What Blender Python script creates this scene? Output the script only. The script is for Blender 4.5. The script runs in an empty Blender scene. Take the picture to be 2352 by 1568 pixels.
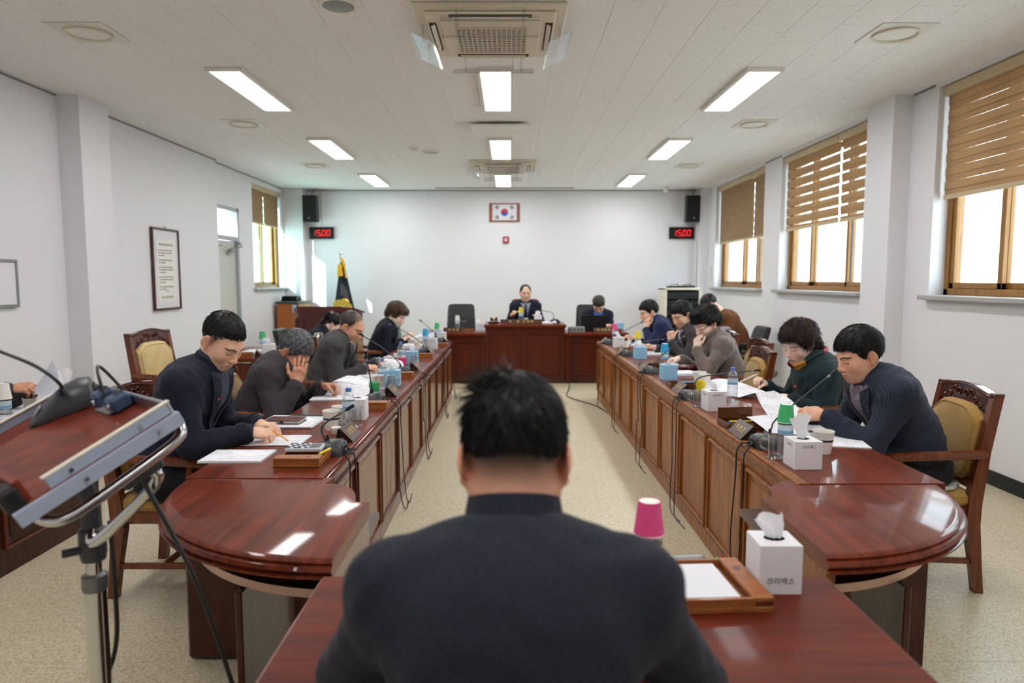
import bpy, bmesh, math, random
import numpy as np
from math import sin, cos, pi, radians as R_, sqrt, atan2
from mathutils import Vector, Matrix, Euler

random.seed(7); np.random.seed(7)
S = bpy.context.scene
COL = S.collection

# ---------------------------------------------------------------- camera
cam_d = bpy.data.cameras.new('camera'); cam = bpy.data.objects.new('camera', cam_d); COL.objects.link(cam)
cam_d.lens = 24.0; cam_d.sensor_width = 36.0; cam_d.clip_start = 0.05; cam_d.clip_end = 400
cam.location = (0, 0, 1.52)
cam.rotation_euler = (pi/2 - math.atan(142/1568), 0, -math.atan(4/1568))
cam_d.dof.use_dof = True; cam_d.dof.focus_distance = 3.3; cam_d.dof.aperture_fstop = 2.2
S.camera = cam

# ---------------------------------------------------------------- light
w = bpy.data.worlds.new('sky'); S.world = w; w.use_nodes = True
bg = w.node_tree.nodes['Background']
bg.inputs[0].default_value = (0.82, 0.91, 1.0, 1); bg.inputs[1].default_value = 8.0
sun_d = bpy.data.lights.new('sun', 'SUN'); sun = bpy.data.objects.new('sun', sun_d); COL.objects.link(sun)
sun_d.energy = 10.0; sun_d.angle = R_(0.6); sun_d.color = (1.0, 0.97, 0.90)
sun.rotation_euler = Vector((0.50, 0.88, -0.42)).to_track_quat('-Z', 'Y').to_euler()
LAMP = 16.5                                  # radiance of the ceiling panels
vs = S.view_settings
vs.view_transform = 'Standard'; vs.look = 'None'; vs.gamma = 1.0; vs.exposure = 0.38; vs.use_curve_mapping = False
S.cycles.max_bounces = 8; S.cycles.transparent_max_bounces = 16
S.cycles.use_denoising = True
S.cycles.sample_clamp_indirect = 10.0
S.cycles.caustics_reflective = False; S.cycles.caustics_refractive = False

# ---------------------------------------------------------------- materials
MAT = {}
def nt(name):
    m = bpy.data.materials.new(name); m.use_nodes = True
    return m, m.node_tree.nodes, m.node_tree.links, m.node_tree.nodes['Principled BSDF']
def srgb(r, g, b):
    f = lambda c: ((c/255+0.055)/1.055)**2.4 if c/255 > 0.04045 else c/255/12.92
    return (f(r), f(g), f(b), 1)
def mat(name, col, rough=0.5, metal=0.0, coat=0.0, noise=0.0, nscale=40, bump=0.0, bscale=120, trans=0, ior=1.45, emit=0, alpha=1, sheen=0, spec=0.5, tl=0, stretch=None):
    if name in MAT: return MAT[name]
    m, N, L, P = nt(name)
    c = col if len(col) == 4 else srgb(*col)
    P.inputs['Base Color'].default_value = c
    P.inputs['Roughness'].default_value = rough; P.inputs['Metallic'].default_value = metal
    P.inputs['Coat Weight'].default_value = coat; P.inputs['Coat Roughness'].default_value = 0.12
    P.inputs['Transmission Weight'].default_value = trans; P.inputs['IOR'].default_value = ior
    P.inputs['Specular IOR Level'].default_value = spec
    P.inputs['Sheen Weight'].default_value = sheen; P.inputs['Sheen Roughness'].default_value = 0.4
    if emit:
        P.inputs['Emission Color'].default_value = c; P.inputs['Emission Strength'].default_value = emit
    tc = None
    if noise or bump:
        tc = N.new('ShaderNodeTexCoord'); mp = N.new('ShaderNodeMapping')
        if stretch: mp.inputs['Scale'].default_value = stretch
        L.new(tc.outputs['Object'], mp.inputs[0])
    if noise:
        n = N.new('ShaderNodeTexNoise'); n.inputs['Scale'].default_value = nscale; n.inputs['Detail'].default_value = 4
        L.new(mp.outputs[0], n.inputs['Vector'])
        r = N.new('ShaderNodeMapRange'); r.inputs[1].default_value = 0.3; r.inputs[2].default_value = 0.7
        r.inputs[3].default_value = 1-noise; r.inputs[4].default_value = 1+noise
        L.new(n.outputs[0], r.inputs[0])
        mx = N.new('ShaderNodeMix'); mx.data_type = 'RGBA'; mx.blend_type = 'MULTIPLY'; mx.inputs[0].default_value = 1
        mx.inputs[6].default_value = c; L.new(r.outputs[0], mx.inputs[7]); L.new(mx.outputs[2], P.inputs['Base Color'])
    if bump:
        n2 = N.new('ShaderNodeTexNoise'); n2.inputs['Scale'].default_value = bscale; n2.inputs['Detail'].default_value = 3
        L.new(mp.outputs[0], n2.inputs['Vector'])
        b = N.new('ShaderNodeBump'); b.inputs['Strength'].default_value = bump; b.inputs['Distance'].default_value = 0.004
        L.new(n2.outputs[0], b.inputs['Height']); L.new(b.outputs[0], P.inputs['Normal'])
    if tl:
        t = N.new('ShaderNodeBsdfTranslucent'); t.inputs[0].default_value = c
        a = N.new('ShaderNodeMixShader'); a.inputs[0].default_value = tl
        L.new(P.outputs[0], a.inputs[1]); L.new(t.outputs[0], a.inputs[2])
        L.new(a.outputs[0], N['Material Output'].inputs[0])
    MAT[name] = m
    return m
def wood(name, c0, c1, rough=0.28, coat=0.5, axis=(18, 1.2, 18), scale=1.6, gap=(0.3, 0.72), spec=.22):
    m, N, L, P = nt(name)
    tc = N.new('ShaderNodeTexCoord'); mp = N.new('ShaderNodeMapping'); mp.inputs['Scale'].default_value = axis
    L.new(tc.outputs['Object'], mp.inputs[0])
    n = N.new('ShaderNodeTexNoise'); n.inputs['Scale'].default_value = scale; n.inputs['Detail'].default_value = 6; n.inputs['Distortion'].default_value = 0.8
    L.new(mp.outputs[0], n.inputs['Vector'])
    cr = N.new('ShaderNodeValToRGB'); cr.color_ramp.elements[0].position = gap[0]; cr.color_ramp.elements[1].position = gap[1]
    cr.color_ramp.elements[0].color = srgb(*c0); cr.color_ramp.elements[1].color = srgb(*c1)
    L.new(n.outputs[0], cr.inputs[0]); L.new(cr.outputs[0], P.inputs['Base Color'])
    P.inputs['Roughness'].default_value = rough; P.inputs['Specular IOR Level'].default_value = spec; P.inputs['Coat Weight'].default_value = coat; P.inputs['Coat Roughness'].default_value = 0.06
    MAT[name] = m
    return m
wood('table_wood', (80, 27, 13), (126, 50, 26), rough=0.46, coat=0.40, spec=.12)
wood('right_wood_lit', (112, 62, 26), (166, 102, 50), rough=0.36, coat=0.10, axis=(3, 3, .35), scale=9)  # lit look of the window row fronts put into a lighter brown
wood('left_wood', (74, 30, 18), (112, 52, 32), rough=0.30, coat=0.5, axis=(3, 3, .35), scale=9)
wood('veneer_reflected', (104, 62, 36), (132, 86, 52), rough=0.3, coat=0.5, axis=(3, 3, .35), scale=9)  # floor and wall reflection mixed into the beige of the veneer
wood('desk_wood', (72, 24, 12), (92, 34, 17), rough=0.36, coat=0.1, axis=(3, 3, .35), scale=8)
wood('front_wood', (76, 25, 12), (112, 40, 20), rough=0.42, coat=0.05, spec=.12, axis=(1.4, 16, 14), scale=1.5)
wood('dark_wood', (50, 22, 12), (80, 36, 20), rough=0.35, coat=0.3, axis=(3, 3, .4), scale=9)
wood('chair_wood', (84, 36, 16), (126, 62, 30), rough=0.25, coat=0.6, axis=(12, 12, 1.5), scale=3)
wood('chair_wood_dark', (54, 20, 12), (92, 40, 22), rough=0.22, coat=0.7, axis=(12, 12, 1.5), scale=3)
wood('podium_wood', (70, 22, 22), (92, 32, 30), rough=0.3, coat=0.4, axis=(6, 6, .5), scale=9)
wood('cabinet_wood', (160, 92, 48), (186, 112, 62), rough=0.45, coat=0.0, axis=(9, 9, .6), scale=6)
wood('cabinet_front', (190, 146, 100), (206, 164, 118), rough=0.45, coat=0.0, axis=(9, 9, .6), scale=6)
wood('frame_wood', (134, 92, 44), (164, 118, 62), rough=0.4, coat=0.2, axis=(8, 8, 1), scale=4)
wood('tray_wood', (142, 82, 42), (172, 106, 58), rough=0.4, coat=0.1, axis=(4, 30, 30), scale=2)
wood('tray_dark', (84, 48, 26), (112, 66, 38), rough=0.4, coat=0.2, axis=(4, 30, 30), scale=2)
wood('stand_top', (92, 30, 18), (136, 56, 34), rough=0.42, coat=0.2, axis=(5, 9, 5), scale=2.2)
mat('wall_paint', (234, 233, 237), 0.75, bump=0.04, bscale=220)
mat('white_plastic', (232, 230, 222), 0.4)
mat('cream_plastic', (226, 218, 200), 0.42)
mat('vent_dark', (70, 62, 50), 0.7)
mat('black_plastic', (26, 27, 29), 0.42)
mat('black_matte', (16, 16, 18), 0.7)
mat('dark_grey', (58, 60, 64), 0.4)
mat('mic_grey', (58, 60, 64), 0.38, noise=.06)
mat('mic_blue', (62, 82, 108), 0.35)
mat('chrome', (205, 205, 208), 0.16, metal=1)
mat('alu', (176, 180, 188), 0.34, metal=0.85, noise=.04, nscale=6, stretch=(1, 30, 30))
mat('alu_reflected', (164, 176, 196), 0.5, metal=0.0)  # window reflection put into a pale blue, non-metal rail colour
mat('zinc', (120, 124, 126), 0.4, metal=.8)
mat('grey_metal', (148, 150, 152), 0.4, metal=0.3)
mat('door_grey', (206, 206, 198), 0.5)
mat('door_frame', (180, 184, 190), 0.4)
mat('granite', (176, 174, 172), 0.5, noise=.12, nscale=260)
mat('baseboard', (30, 32, 30), 0.5)
mat('paper', (238, 238, 244), 0.8, tl=.12)
mat('paper_grey', (196, 198, 208), 0.8)
mat('ink', (60, 60, 66), 0.8)
mat('ink_grey', (140, 140, 146), 0.8)
mat('ink_green', (150, 205, 140), 0.8)
mat('gold_print', (222, 190, 110), 0.35, metal=.5)
mat('plate_brown', (74, 46, 36), 0.34, coat=.15, spec=.3)
mat('plate_side', (34, 24, 22), 0.3, coat=.4)
mat('card_white', (234, 232, 236), 0.55)
mat('card_blue', (150, 200, 232), 0.5)
mat('tissue', (248, 248, 252), 0.9, tl=.3)
mat('cup_white', (240, 238, 230), 0.5)
mat('cup_green', (70, 186, 116), 0.5)
mat('cup_blue', (60, 170, 224), 0.5)
mat('cup_pink', (240, 84, 150), 0.5)
mat('cup_yellow', (240, 220, 50), 0.5)
mat('cap_blue', (88, 128, 214), 0.35)
mat('label_blue', (206, 226, 238), 0.4)
mat('label_deep', (120, 178, 222), 0.4)
mat('red_print', (206, 60, 56), 0.5)
mat('leather_brown', (84, 44, 30), 0.4, noise=.08)
mat('maroon', (96, 22, 30), 0.3, coat=.4)
mat('yellow_paint', (226, 200, 52), 0.5)
mat('pencil_orange', (236, 164, 52), 0.45)
mat('gold_cloth', (170, 132, 66), 0.85, noise=.08, nscale=60, sheen=.35, bump=.12, bscale=300)
mat('gold_satin', (206, 180, 124), 0.5, noise=.07, nscale=14, sheen=.2)
mat('lace', (212, 220, 206), 0.85, noise=.1, nscale=150)
mat('black_leather', (30, 32, 34), 0.38, bump=.08, bscale=260)
mat('brown_leather', (86, 54, 44), 0.45, bump=.05)
mat('flag_black', (10, 11, 20), 0.8, sheen=.1)
mat('flag_gold', (222, 168, 36), 0.6)
mat('emblem_gold', (196, 160, 60), 0.6)
mat('emblem_white', (220, 214, 190), 0.7)
mat('led_red', (255, 26, 36), 0.5, emit=1.5)
mat('led_blue', (90, 70, 255), 0.5, emit=1.6)
mat('led_panel', (255, 255, 255), 0.5, emit=LAMP)
mat('alarm_red', (170, 34, 32), 0.4)
mat('flag_red', (206, 46, 62), 0.6)
mat('flag_blue', (52, 78, 176), 0.6)
mat('roof_frame', (150, 74, 40), 0.4, coat=.3)
mat('facade', (226, 226, 222), 0.8)
mat('facade_glass', (112, 132, 142), 0.9, spec=.05)
mat('ground', (222, 220, 214), 0.9)
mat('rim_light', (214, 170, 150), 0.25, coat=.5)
def glass(name, tint=(0.93, 0.985, 0.96, 1), rough=0.0, base=.04, pw_=4.5):
    m, N, L, P = nt(name)
    t = N.new('ShaderNodeBsdfTransparent'); t.inputs[0].default_value = tint
    g = N.new('ShaderNodeBsdfGlossy'); g.inputs['Roughness'].default_value = rough
    lw = N.new('ShaderNodeLayerWeight'); lw.inputs[0].default_value = .5
    pw = N.new('ShaderNodeMath'); pw.operation = 'POWER'; pw.inputs[1].default_value = pw_; L.new(lw.outputs['Facing'], pw.inputs[0])
    f = N.new('ShaderNodeMath'); f.operation = 'MULTIPLY_ADD'; f.inputs[1].default_value = .8; f.inputs[2].default_value = base; L.new(pw.outputs[0], f.inputs[0])
    x = N.new('ShaderNodeMixShader'); L.new(f.outputs[0], x.inputs[0]); L.new(t.outputs[0], x.inputs[1]); L.new(g.outputs[0], x.inputs[2])
    L.new(x.outputs[0], N['Material Output'].inputs[0]); MAT[name] = m
    return m
glass('window_glass', (0.90, 0.95, 0.95, 1)); glass('green_glass', (0.72, 0.91, 0.87, 1)); glass('acrylic', (0.92, 0.92, 0.93, 1), .05); glass('spectacle_glass', (.95, .95, .95, 1))
glass('bottle_plastic', (0.93, 0.96, 0.98, 1), .08, .14, 2.2); glass('drink_glass', (0.93, 0.95, 0.96, 1), .06, .14, 2.2)
def floor_material():
    m, N, L, P = nt('floor_vinyl')
    tc = N.new('ShaderNodeTexCoord')
    a = N.new('ShaderNodeTexNoise'); a.inputs['Scale'].default_value = 80; a.inputs['Detail'].default_value = 5; a.inputs['Roughness'].default_value = .7
    b = N.new('ShaderNodeTexNoise'); b.inputs['Scale'].default_value = 170; b.inputs['Detail'].default_value = 3
    L.new(tc.outputs['Object'], a.inputs[0]); L.new(tc.outputs['Object'], b.inputs[0])
    ad = N.new('ShaderNodeMath'); ad.operation = 'ADD'; L.new(a.outputs[0], ad.inputs[0]); L.new(b.outputs[0], ad.inputs[1])
    cr = N.new('ShaderNodeValToRGB'); e = cr.color_ramp.elements
    e[0].position = .72; e[0].color = srgb(172, 156, 124); e[1].position = 1.22; e[1].color = srgb(216, 206, 180)
    k = e.new(.98); k.color = srgb(198, 184, 152)
    L.new(ad.outputs[0], cr.inputs[0]); L.new(cr.outputs[0], P.inputs['Base Color'])
    P.inputs['Roughness'].default_value = .33; P.inputs['Specular IOR Level'].default_value = .45
    bp = N.new('ShaderNodeBump'); bp.inputs['Strength'].default_value = .05; bp.inputs['Distance'].default_value = .002
    L.new(b.outputs[0], bp.inputs['Height']); L.new(bp.outputs[0], P.inputs['Normal'])
    MAT['floor_vinyl'] = m
floor_material()
def tile_material():
    m, N, L, P = nt('ceiling_tile')
    ge = N.new('ShaderNodeNewGeometry'); mp = N.new('ShaderNodeMapping'); mp.inputs['Scale'].default_value = (26, 15, 1)
    mp.inputs['Rotation'].default_value = (0, 0, .3)
    L.new(ge.outputs['Position'], mp.inputs[0])
    v = N.new('ShaderNodeTexVoronoi'); v.inputs['Scale'].default_value = 1.5; v.inputs['Randomness'].default_value = 1
    n = N.new('ShaderNodeTexNoise'); n.inputs['Scale'].default_value = 9; L.new(mp.outputs[0], n.inputs[0])
    L.new(mp.outputs[0], v.inputs['Vector'])
    lt = N.new('ShaderNodeMath'); lt.operation = 'LESS_THAN'; lt.inputs[1].default_value = .13; L.new(v.outputs['Distance'], lt.inputs[0])
    mx = N.new('ShaderNodeMix'); mx.data_type = 'RGBA'; mx.inputs[6].default_value = srgb(243, 243, 243); mx.inputs[7].default_value = srgb(196, 192, 188)
    L.new(lt.outputs[0], mx.inputs[0]); L.new(mx.outputs[2], P.inputs['Base Color']); P.inputs['Roughness'].default_value = .85
    MAT['ceiling_tile'] = m
tile_material()
def fabric(name, col, weave=0.0, wscale=900, plaid=None, sheen=.06):
    """woven cloth: fine weave bump, optional window-check or fleck"""
    m, N, L, P = nt(name); c = srgb(*col)
    tc = N.new('ShaderNodeTexCoord')
    n = N.new('ShaderNodeTexNoise'); n.inputs['Scale'].default_value = 380; n.inputs['Detail'].default_value = 2
    L.new(tc.outputs['Object'], n.inputs[0])
    r = N.new('ShaderNodeMapRange'); r.inputs[1].default_value = .35; r.inputs[2].default_value = .65; r.inputs[3].default_value = 1-weave; r.inputs[4].default_value = 1+weave*1.6
    L.new(n.outputs[0], r.inputs[0])
    mx = N.new('ShaderNodeMix'); mx.data_type = 'RGBA'; mx.blend_type = 'MULTIPLY'; mx.inputs[0].default_value = 1; mx.inputs[6].default_value = c
    L.new(r.outputs[0], mx.inputs[7]); out = mx.outputs[2]
    if plaid:
        for ax, sc in ((0, 34), (2, 40)):
            wv = N.new('ShaderNodeTexWave'); wv.wave_type = 'BANDS'; wv.bands_direction = 'XYZ'[ax]; wv.inputs['Scale'].default_value = sc; wv.inputs['Distortion'].default_value = 1.2
            L.new(tc.outputs['Object'], wv.inputs[0])
            pw = N.new('ShaderNodeMath'); pw.operation = 'POWER'; pw.inputs[1].default_value = 9; L.new(wv.outputs['Fac'], pw.inputs[0])
            ml = N.new('ShaderNodeMath'); ml.operation = 'MULTIPLY'; ml.inputs[1].default_value = .34; L.new(pw.outputs[0], ml.inputs[0])
            m2 = N.new('ShaderNodeMix'); m2.data_type = 'RGBA'; m2.inputs[7].default_value = srgb(*plaid)
            L.new(ml.outputs[0], m2.inputs[0]); L.new(out, m2.inputs[6]); out = m2.outputs[2]
    L.new(out, P.inputs['Base Color'])
    P.inputs['Roughness'].default_value = .88; P.inputs['Sheen Weight'].default_value = sheen; P.inputs['Sheen Roughness'].default_value = .45
    P.inputs['Specular IOR Level'].default_value = .2
    b = N.new('ShaderNodeBump'); b.inputs['Strength'].default_value = .12; b.inputs['Distance'].default_value = .002
    L.new(n.outputs[0], b.inputs['Height']); L.new(b.outputs[0], P.inputs['Normal'])
    MAT[name] = m
    return m
def skin_material():
    m, N, L, P = nt('skin')
    a = N.new('ShaderNodeVertexColor'); a.layer_name = 'Col'
    tc = N.new('ShaderNodeTexCoord'); n = N.new('ShaderNodeTexNoise'); n.inputs['Scale'].default_value = 55; L.new(tc.outputs['Object'], n.inputs[0])
    r = N.new('ShaderNodeMapRange'); r.inputs[3].default_value = .9; r.inputs[4].default_value = 1.08; L.new(n.outputs[0], r.inputs[0])
    mx = N.new('ShaderNodeMix'); mx.data_type = 'RGBA'; mx.blend_type = 'MULTIPLY'; mx.inputs[0].default_value = 1
    L.new(a.outputs[0], mx.inputs[6]); L.new(r.outputs[0], mx.inputs[7]); L.new(mx.outputs[2], P.inputs['Base Color'])
    P.inputs['Roughness'].default_value = .48; P.inputs['Subsurface Weight'].default_value = .12; P.inputs['Subsurface Radius'].default_value = (.012, .004, .002)
    P.inputs['Subsurface Scale'].default_value = 1.0
    P.inputs['Specular IOR Level'].default_value = .4
    MAT['skin'] = m
skin_material()
def hair_material(name, c0, c1, scale=(60, 60, 9)):
    m, N, L, P = nt(name)
    tc = N.new('ShaderNodeTexCoord'); n = N.new('ShaderNodeTexNoise'); n.inputs['Scale'].default_value = 60; n.inputs['Detail'].default_value = 3
    L.new(tc.outputs['Object'], n.inputs[0])
    cr = N.new('ShaderNodeValToRGB'); cr.color_ramp.elements[0].color = srgb(*c0); cr.color_ramp.elements[1].color = srgb(*c1)
    cr.color_ramp.elements[0].position = .38; cr.color_ramp.elements[1].position = .66
    L.new(n.outputs[0], cr.inputs[0]); L.new(cr.outputs[0], P.inputs['Base Color'])
    P.inputs['Roughness'].default_value = .42; P.inputs['Specular IOR Level'].default_value = .35
    MAT[name] = m
hair_material('hair_black', (10, 10, 12), (26, 25, 27)); hair_material('hair_grey', (70, 72, 76), (134, 136, 140))
hair_material('hair_brown', (34, 22, 18), (70, 48, 38)); hair_material('hair_light', (60, 44, 32), (104, 80, 58)); hair_material('hair_salt', (48, 44, 42), (84, 78, 74))

# ---------------------------------------------------------------- geometry builder
class G:
    """collects shapes; build() links them as ONE mesh object"""
    def __init__(s): s.v = []; s.f = []; s.m = []; s.sm = []
    def add(s, vs, fs, mi=0, smooth=True):
        o = len(s.v); s.v += [tuple(p) for p in vs]
        for f in fs: s.f.append(tuple(i+o for i in f)); s.m.append(mi); s.sm.append(smooth)
        return s
    def box(s, c, d, b=0.0, M=None, mi=0):
        hx, hy, hz = d[0]/2, d[1]/2, d[2]/2; b = min(b, hx*.95, hy*.95, hz*.95)
        T = (lambda p: M @ Vector(p)) if M is not None else (lambda p: p)
        if b <= 0:
            vs = [(x*hx, y*hy, z*hz) for x in (-1, 1) for y in (-1, 1) for z in (-1, 1)]
            fs = [(0, 1, 3, 2), (4, 6, 7, 5), (0, 4, 5, 1), (2, 3, 7, 6), (0, 2, 6, 4), (1, 5, 7, 3)]
        else:
            vs = []; idx = {}
            for sx in (-1, 1):
                for sy in (-1, 1):
                    for sz in (-1, 1):
                        for k, q in enumerate(((hx, hy-b, hz-b), (hx-b, hy, hz-b), (hx-b, hy-b, hz))):
                            idx[sx, sy, sz, k] = len(vs); vs.append((sx*q[0], sy*q[1], sz*q[2]))
            I = lambda *a: idx[a]; fs = []
            for q in (-1, 1):
                a = [I(q, -1, -1, 0), I(q, 1, -1, 0), I(q, 1, 1, 0), I(q, -1, 1, 0)]; fs.append(a if q > 0 else a[::-1])
                a = [I(-1, q, -1, 1), I(-1, q, 1, 1), I(1, q, 1, 1), I(1, q, -1, 1)]; fs.append(a if q > 0 else a[::-1])
                a = [I(-1, -1, q, 2), I(1, -1, q, 2), I(1, 1, q, 2), I(-1, 1, q, 2)]; fs.append(a if q > 0 else a[::-1])
            for a_ in (-1, 1):
                for b_ in (-1, 1):
                    e = [I(a_, b_, -1, 0), I(a_, b_, -1, 1), I(a_, b_, 1, 1), I(a_, b_, 1, 0)]; fs.append(e if a_*b_ > 0 else e[::-1])
                    e = [I(a_, -1, b_, 0), I(a_, 1, b_, 0), I(a_, 1, b_, 2), I(a_, -1, b_, 2)]; fs.append(e if a_*b_ > 0 else e[::-1])
                    e = [I(-1, a_, b_, 1), I(-1, a_, b_, 2), I(1, a_, b_, 2), I(1, a_, b_, 1)]; fs.append(e if a_*b_ > 0 else e[::-1])
                    for c_ in (-1, 1):
                        e = [I(a_, b_, c_, 0), I(a_, b_, c_, 1), I(a_, b_, c_, 2)]; fs.append(e if a_*b_*c_ > 0 else e[::-1])
        return s.add([T((p[0]+c[0], p[1]+c[1], p[2]+c[2])) for p in vs], fs, mi)
    def tube(s, path, r, n=8, mi=0, cap=True, M=None):
        P = [Vector(p) for p in path]; rs = r if isinstance(r, (list, tuple)) else [r]*len(P)
        vs = []; up = None
        for i, p in enumerate(P):
            t = (P[min(i+1, len(P)-1)]-P[max(i-1, 0)]).normalized()
            if up is None: up = Vector((0, 0, 1)) if abs(t.z) < .9 else Vector((1, 0, 0))
            a = t.cross(up)
            a = a.normalized() if a.length > 1e-6 else t.orthogonal().normalized()
            up = a.cross(t).normalized()
            for k in range(n):
                q = p + (a*cos(2*pi*k/n)+up*sin(2*pi*k/n))*rs[i]; vs.append(M @ q if M is not None else q)
        fs = [(i*n+k, i*n+(k+1) % n, (i+1)*n+(k+1) % n, (i+1)*n+k) for i in range(len(P)-1) for k in range(n)]
        if cap: fs += [tuple(range(n))[::-1], tuple((len(P)-1)*n+k for k in range(n))]
        return s.add(vs, fs, mi)
    def cyl(s, p0, p1, r0, r1=None, n=16, mi=0, M=None): return s.tube([p0, p1], [r0, r0 if r1 is None else r1], n, mi, True, M)
    def lathe(s, prof, n=24, mi=0, M=None, closed=False):
        vs = []
        for r, z in prof:
            for k in range(n):
                q = Vector((r*cos(2*pi*k/n), r*sin(2*pi*k/n), z)); vs.append(M @ q if M is not None else q)
        fs = [(i*n+k, i*n+(k+1) % n, (i+1)*n+(k+1) % n, (i+1)*n+k) for i in range(len(prof)-1) for k in range(n)]
        if prof[0][0] > 1e-5 and not closed: fs.append(tuple(range(n))[::-1])
        if prof[-1][0] > 1e-5 and not closed: fs.append(tuple((len(prof)-1)*n+k for k in range(n)))
        return s.add(vs, fs, mi)
    def prism(s, poly, z0, z1, mi=0, M=None):
        n = len(poly); T = (lambda p: M @ Vector(p)) if M is not None else (lambda p: p)
        vs = [T((x, y, z0)) for x, y in poly]+[T((x, y, z1)) for x, y in poly]
        a = sum(poly[i][0]*poly[(i+1) % n][1]-poly[(i+1) % n][0]*poly[i][1] for i in range(n)); fl = a < 0
        fs = [tuple(range(n))[::-1], tuple(range(n, 2*n))]+[(i, (i+1) % n, n+(i+1) % n, n+i) for i in range(n)]
        return s.add(vs, [f[::-1] for f in fs] if fl else fs, mi)
    def loft(s, rings, mi=0, cap=True, closed=True):
        n = len(rings[0]); vs = [p for r in rings for p in r]; kk = n if closed else n-1
        fs = [(i*n+k, i*n+(k+1) % n, (i+1)*n+(k+1) % n, (i+1)*n+k) for i in range(len(rings)-1) for k in range(kk)]
        if cap and closed: fs += [tuple(range(n))[::-1], tuple((len(rings)-1)*n+k for k in range(n))]
        return s.add(vs, fs, mi)
    def mesh(s, name, mats, ang=.6):
        me = bpy.data.meshes.new(name); me.from_pydata(s.v, [], s.f)
        for m in (mats if isinstance(mats, (list, tuple)) else [mats]): me.materials.append(MAT[m])
        me.polygons.foreach_set('material_index', s.m); me.polygons.foreach_set('use_smooth', s.sm)
        bm = bmesh.new(); bm.from_mesh(me)
        bmesh.ops.recalc_face_normals(bm, faces=bm.faces)
        for e in bm.edges:
            if len(e.link_faces) == 2 and e.calc_face_angle(0) > ang: e.smooth = False
        bm.to_mesh(me); bm.free(); me.validate()
        return me
    def build(s, name, mats, parent=None, loc=(0, 0, 0), rot=(0, 0, 0), ang=.6, **kw):
        return link(name, s.mesh(name, mats, ang), parent, loc, rot, **kw)
def tag(o, label=None, cat=None, group=None, kind=None):
    if label: o['label'] = label
    if cat: o['category'] = cat
    if group: o['group'] = group
    if kind: o['kind'] = kind
    return o
def link(name, data, parent=None, loc=(0, 0, 0), rot=(0, 0, 0), scale=None, **kw):
    o = bpy.data.objects.new(name, data); COL.objects.link(o)
    o.location = loc; o.rotation_euler = rot
    if scale: o.scale = scale
    if parent is not None: o.parent = parent
    return tag(o, **kw)
def thing(name, label, cat, loc=(0, 0, 0), rz=0, group=None, rot=None):
    o = link(name, None, None, loc, rot or (0, 0, rz)); o.empty_display_size = .05
    return tag(o, label, cat, group)
def copy_tree(o, parent=None):
    c = o.copy(); COL.objects.link(c); c.parent = parent
    for ch in [x for x in o.children]: copy_tree(ch, c)
    return c
def place(proto, used, loc, rz=0, label=None, group=None):
    """the first call moves the prototype itself, later calls copy it with its parts"""
    o = proto if not used else copy_tree(proto); used.append(1)
    o.location = loc; o.rotation_euler = (0, 0, rz)
    return tag(o, label, None, group)
def bx(name, c, d, m, parent=None, b=0.0, rot=(0, 0, 0), **kw):
    """a single bevelled board centred at c"""
    return G().box((0, 0, 0), d, b).build(name, m, parent, c, rot, **kw)
def bez(pts, n=8):
    """Catmull-Rom through points"""
    P = [Vector(p) for p in pts]; P = [P[0]*2-P[1]]+P+[P[-1]*2-P[-2]]; out = []
    for i in range(1, len(P)-2):
        a, b, c, d = P[i-1:i+3]
        for k in range(n):
            t = k/n; out.append(.5*((2*b)+(c-a)*t+(2*a-5*b+4*c-d)*t*t+(3*b-a-3*c+d)*t**3))
    out.append(P[-2]); return out
TXT = {}
def text(s, size, name, m, parent, loc, rot=(0, 0, 0), depth=.0004, align='CENTER', sx=1, **kw):
    key = (s, size, m, align, depth)
    if key not in TXT:
        cu = bpy.data.curves.new('lettering', 'FONT'); cu.body = s; cu.size = size; cu.extrude = depth; cu.align_x = align; cu.align_y = 'CENTER'
        cu.resolution_u = 2
        t = bpy.data.objects.new('lettering', cu); COL.objects.link(t)
        me = bpy.data.meshes.new_from_object(t.evaluated_get(bpy.context.evaluated_depsgraph_get()))
        bpy.data.objects.remove(t); bpy.data.curves.remove(cu)
        me.materials.clear(); me.materials.append(MAT[m]); TXT[key] = me
    return link(name, TXT[key], parent, loc, rot, scale=(sx, 1, 1) if sx != 1 else None, **kw)
# ================================================================ THE ROOM
XL, XF, XR, YB, YN, ZC = -4.02, -4.10, 3.58, 12.67, -1.7, 3.15
def struct(g, name, m, parent=None, **kw): return g.build(name, m, parent, kind=None if parent else 'structure', **kw)
fl = struct(G().box(((XF+XR)/2, (YB+YN)/2, -.06), (XR-XF+1, YB-YN+1, .11)), 'floor', 'floor_vinyl')
ys = [YN-.3, 1.35, 2.6, 3.85, 5.1, 6.35, 7.6, 8.85, 10.1, 11.35, YB+.2]
for a, b in zip(ys[:-1], ys[1:]):
    bx('vinyl_sheet', ((XF+XR)/2, (a+b)/2, -.003), (XR-XF+.6, b-a-.0015, .006), 'floor_vinyl', fl, b=.0008)
g = G(); g.box(((XL+XR)/2, (YB+YN)/2, ZC+.08), (XR-XL+1.2, YB-YN+1, .12)); ceil = struct(g, 'ceiling', 'wall_paint')
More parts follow.
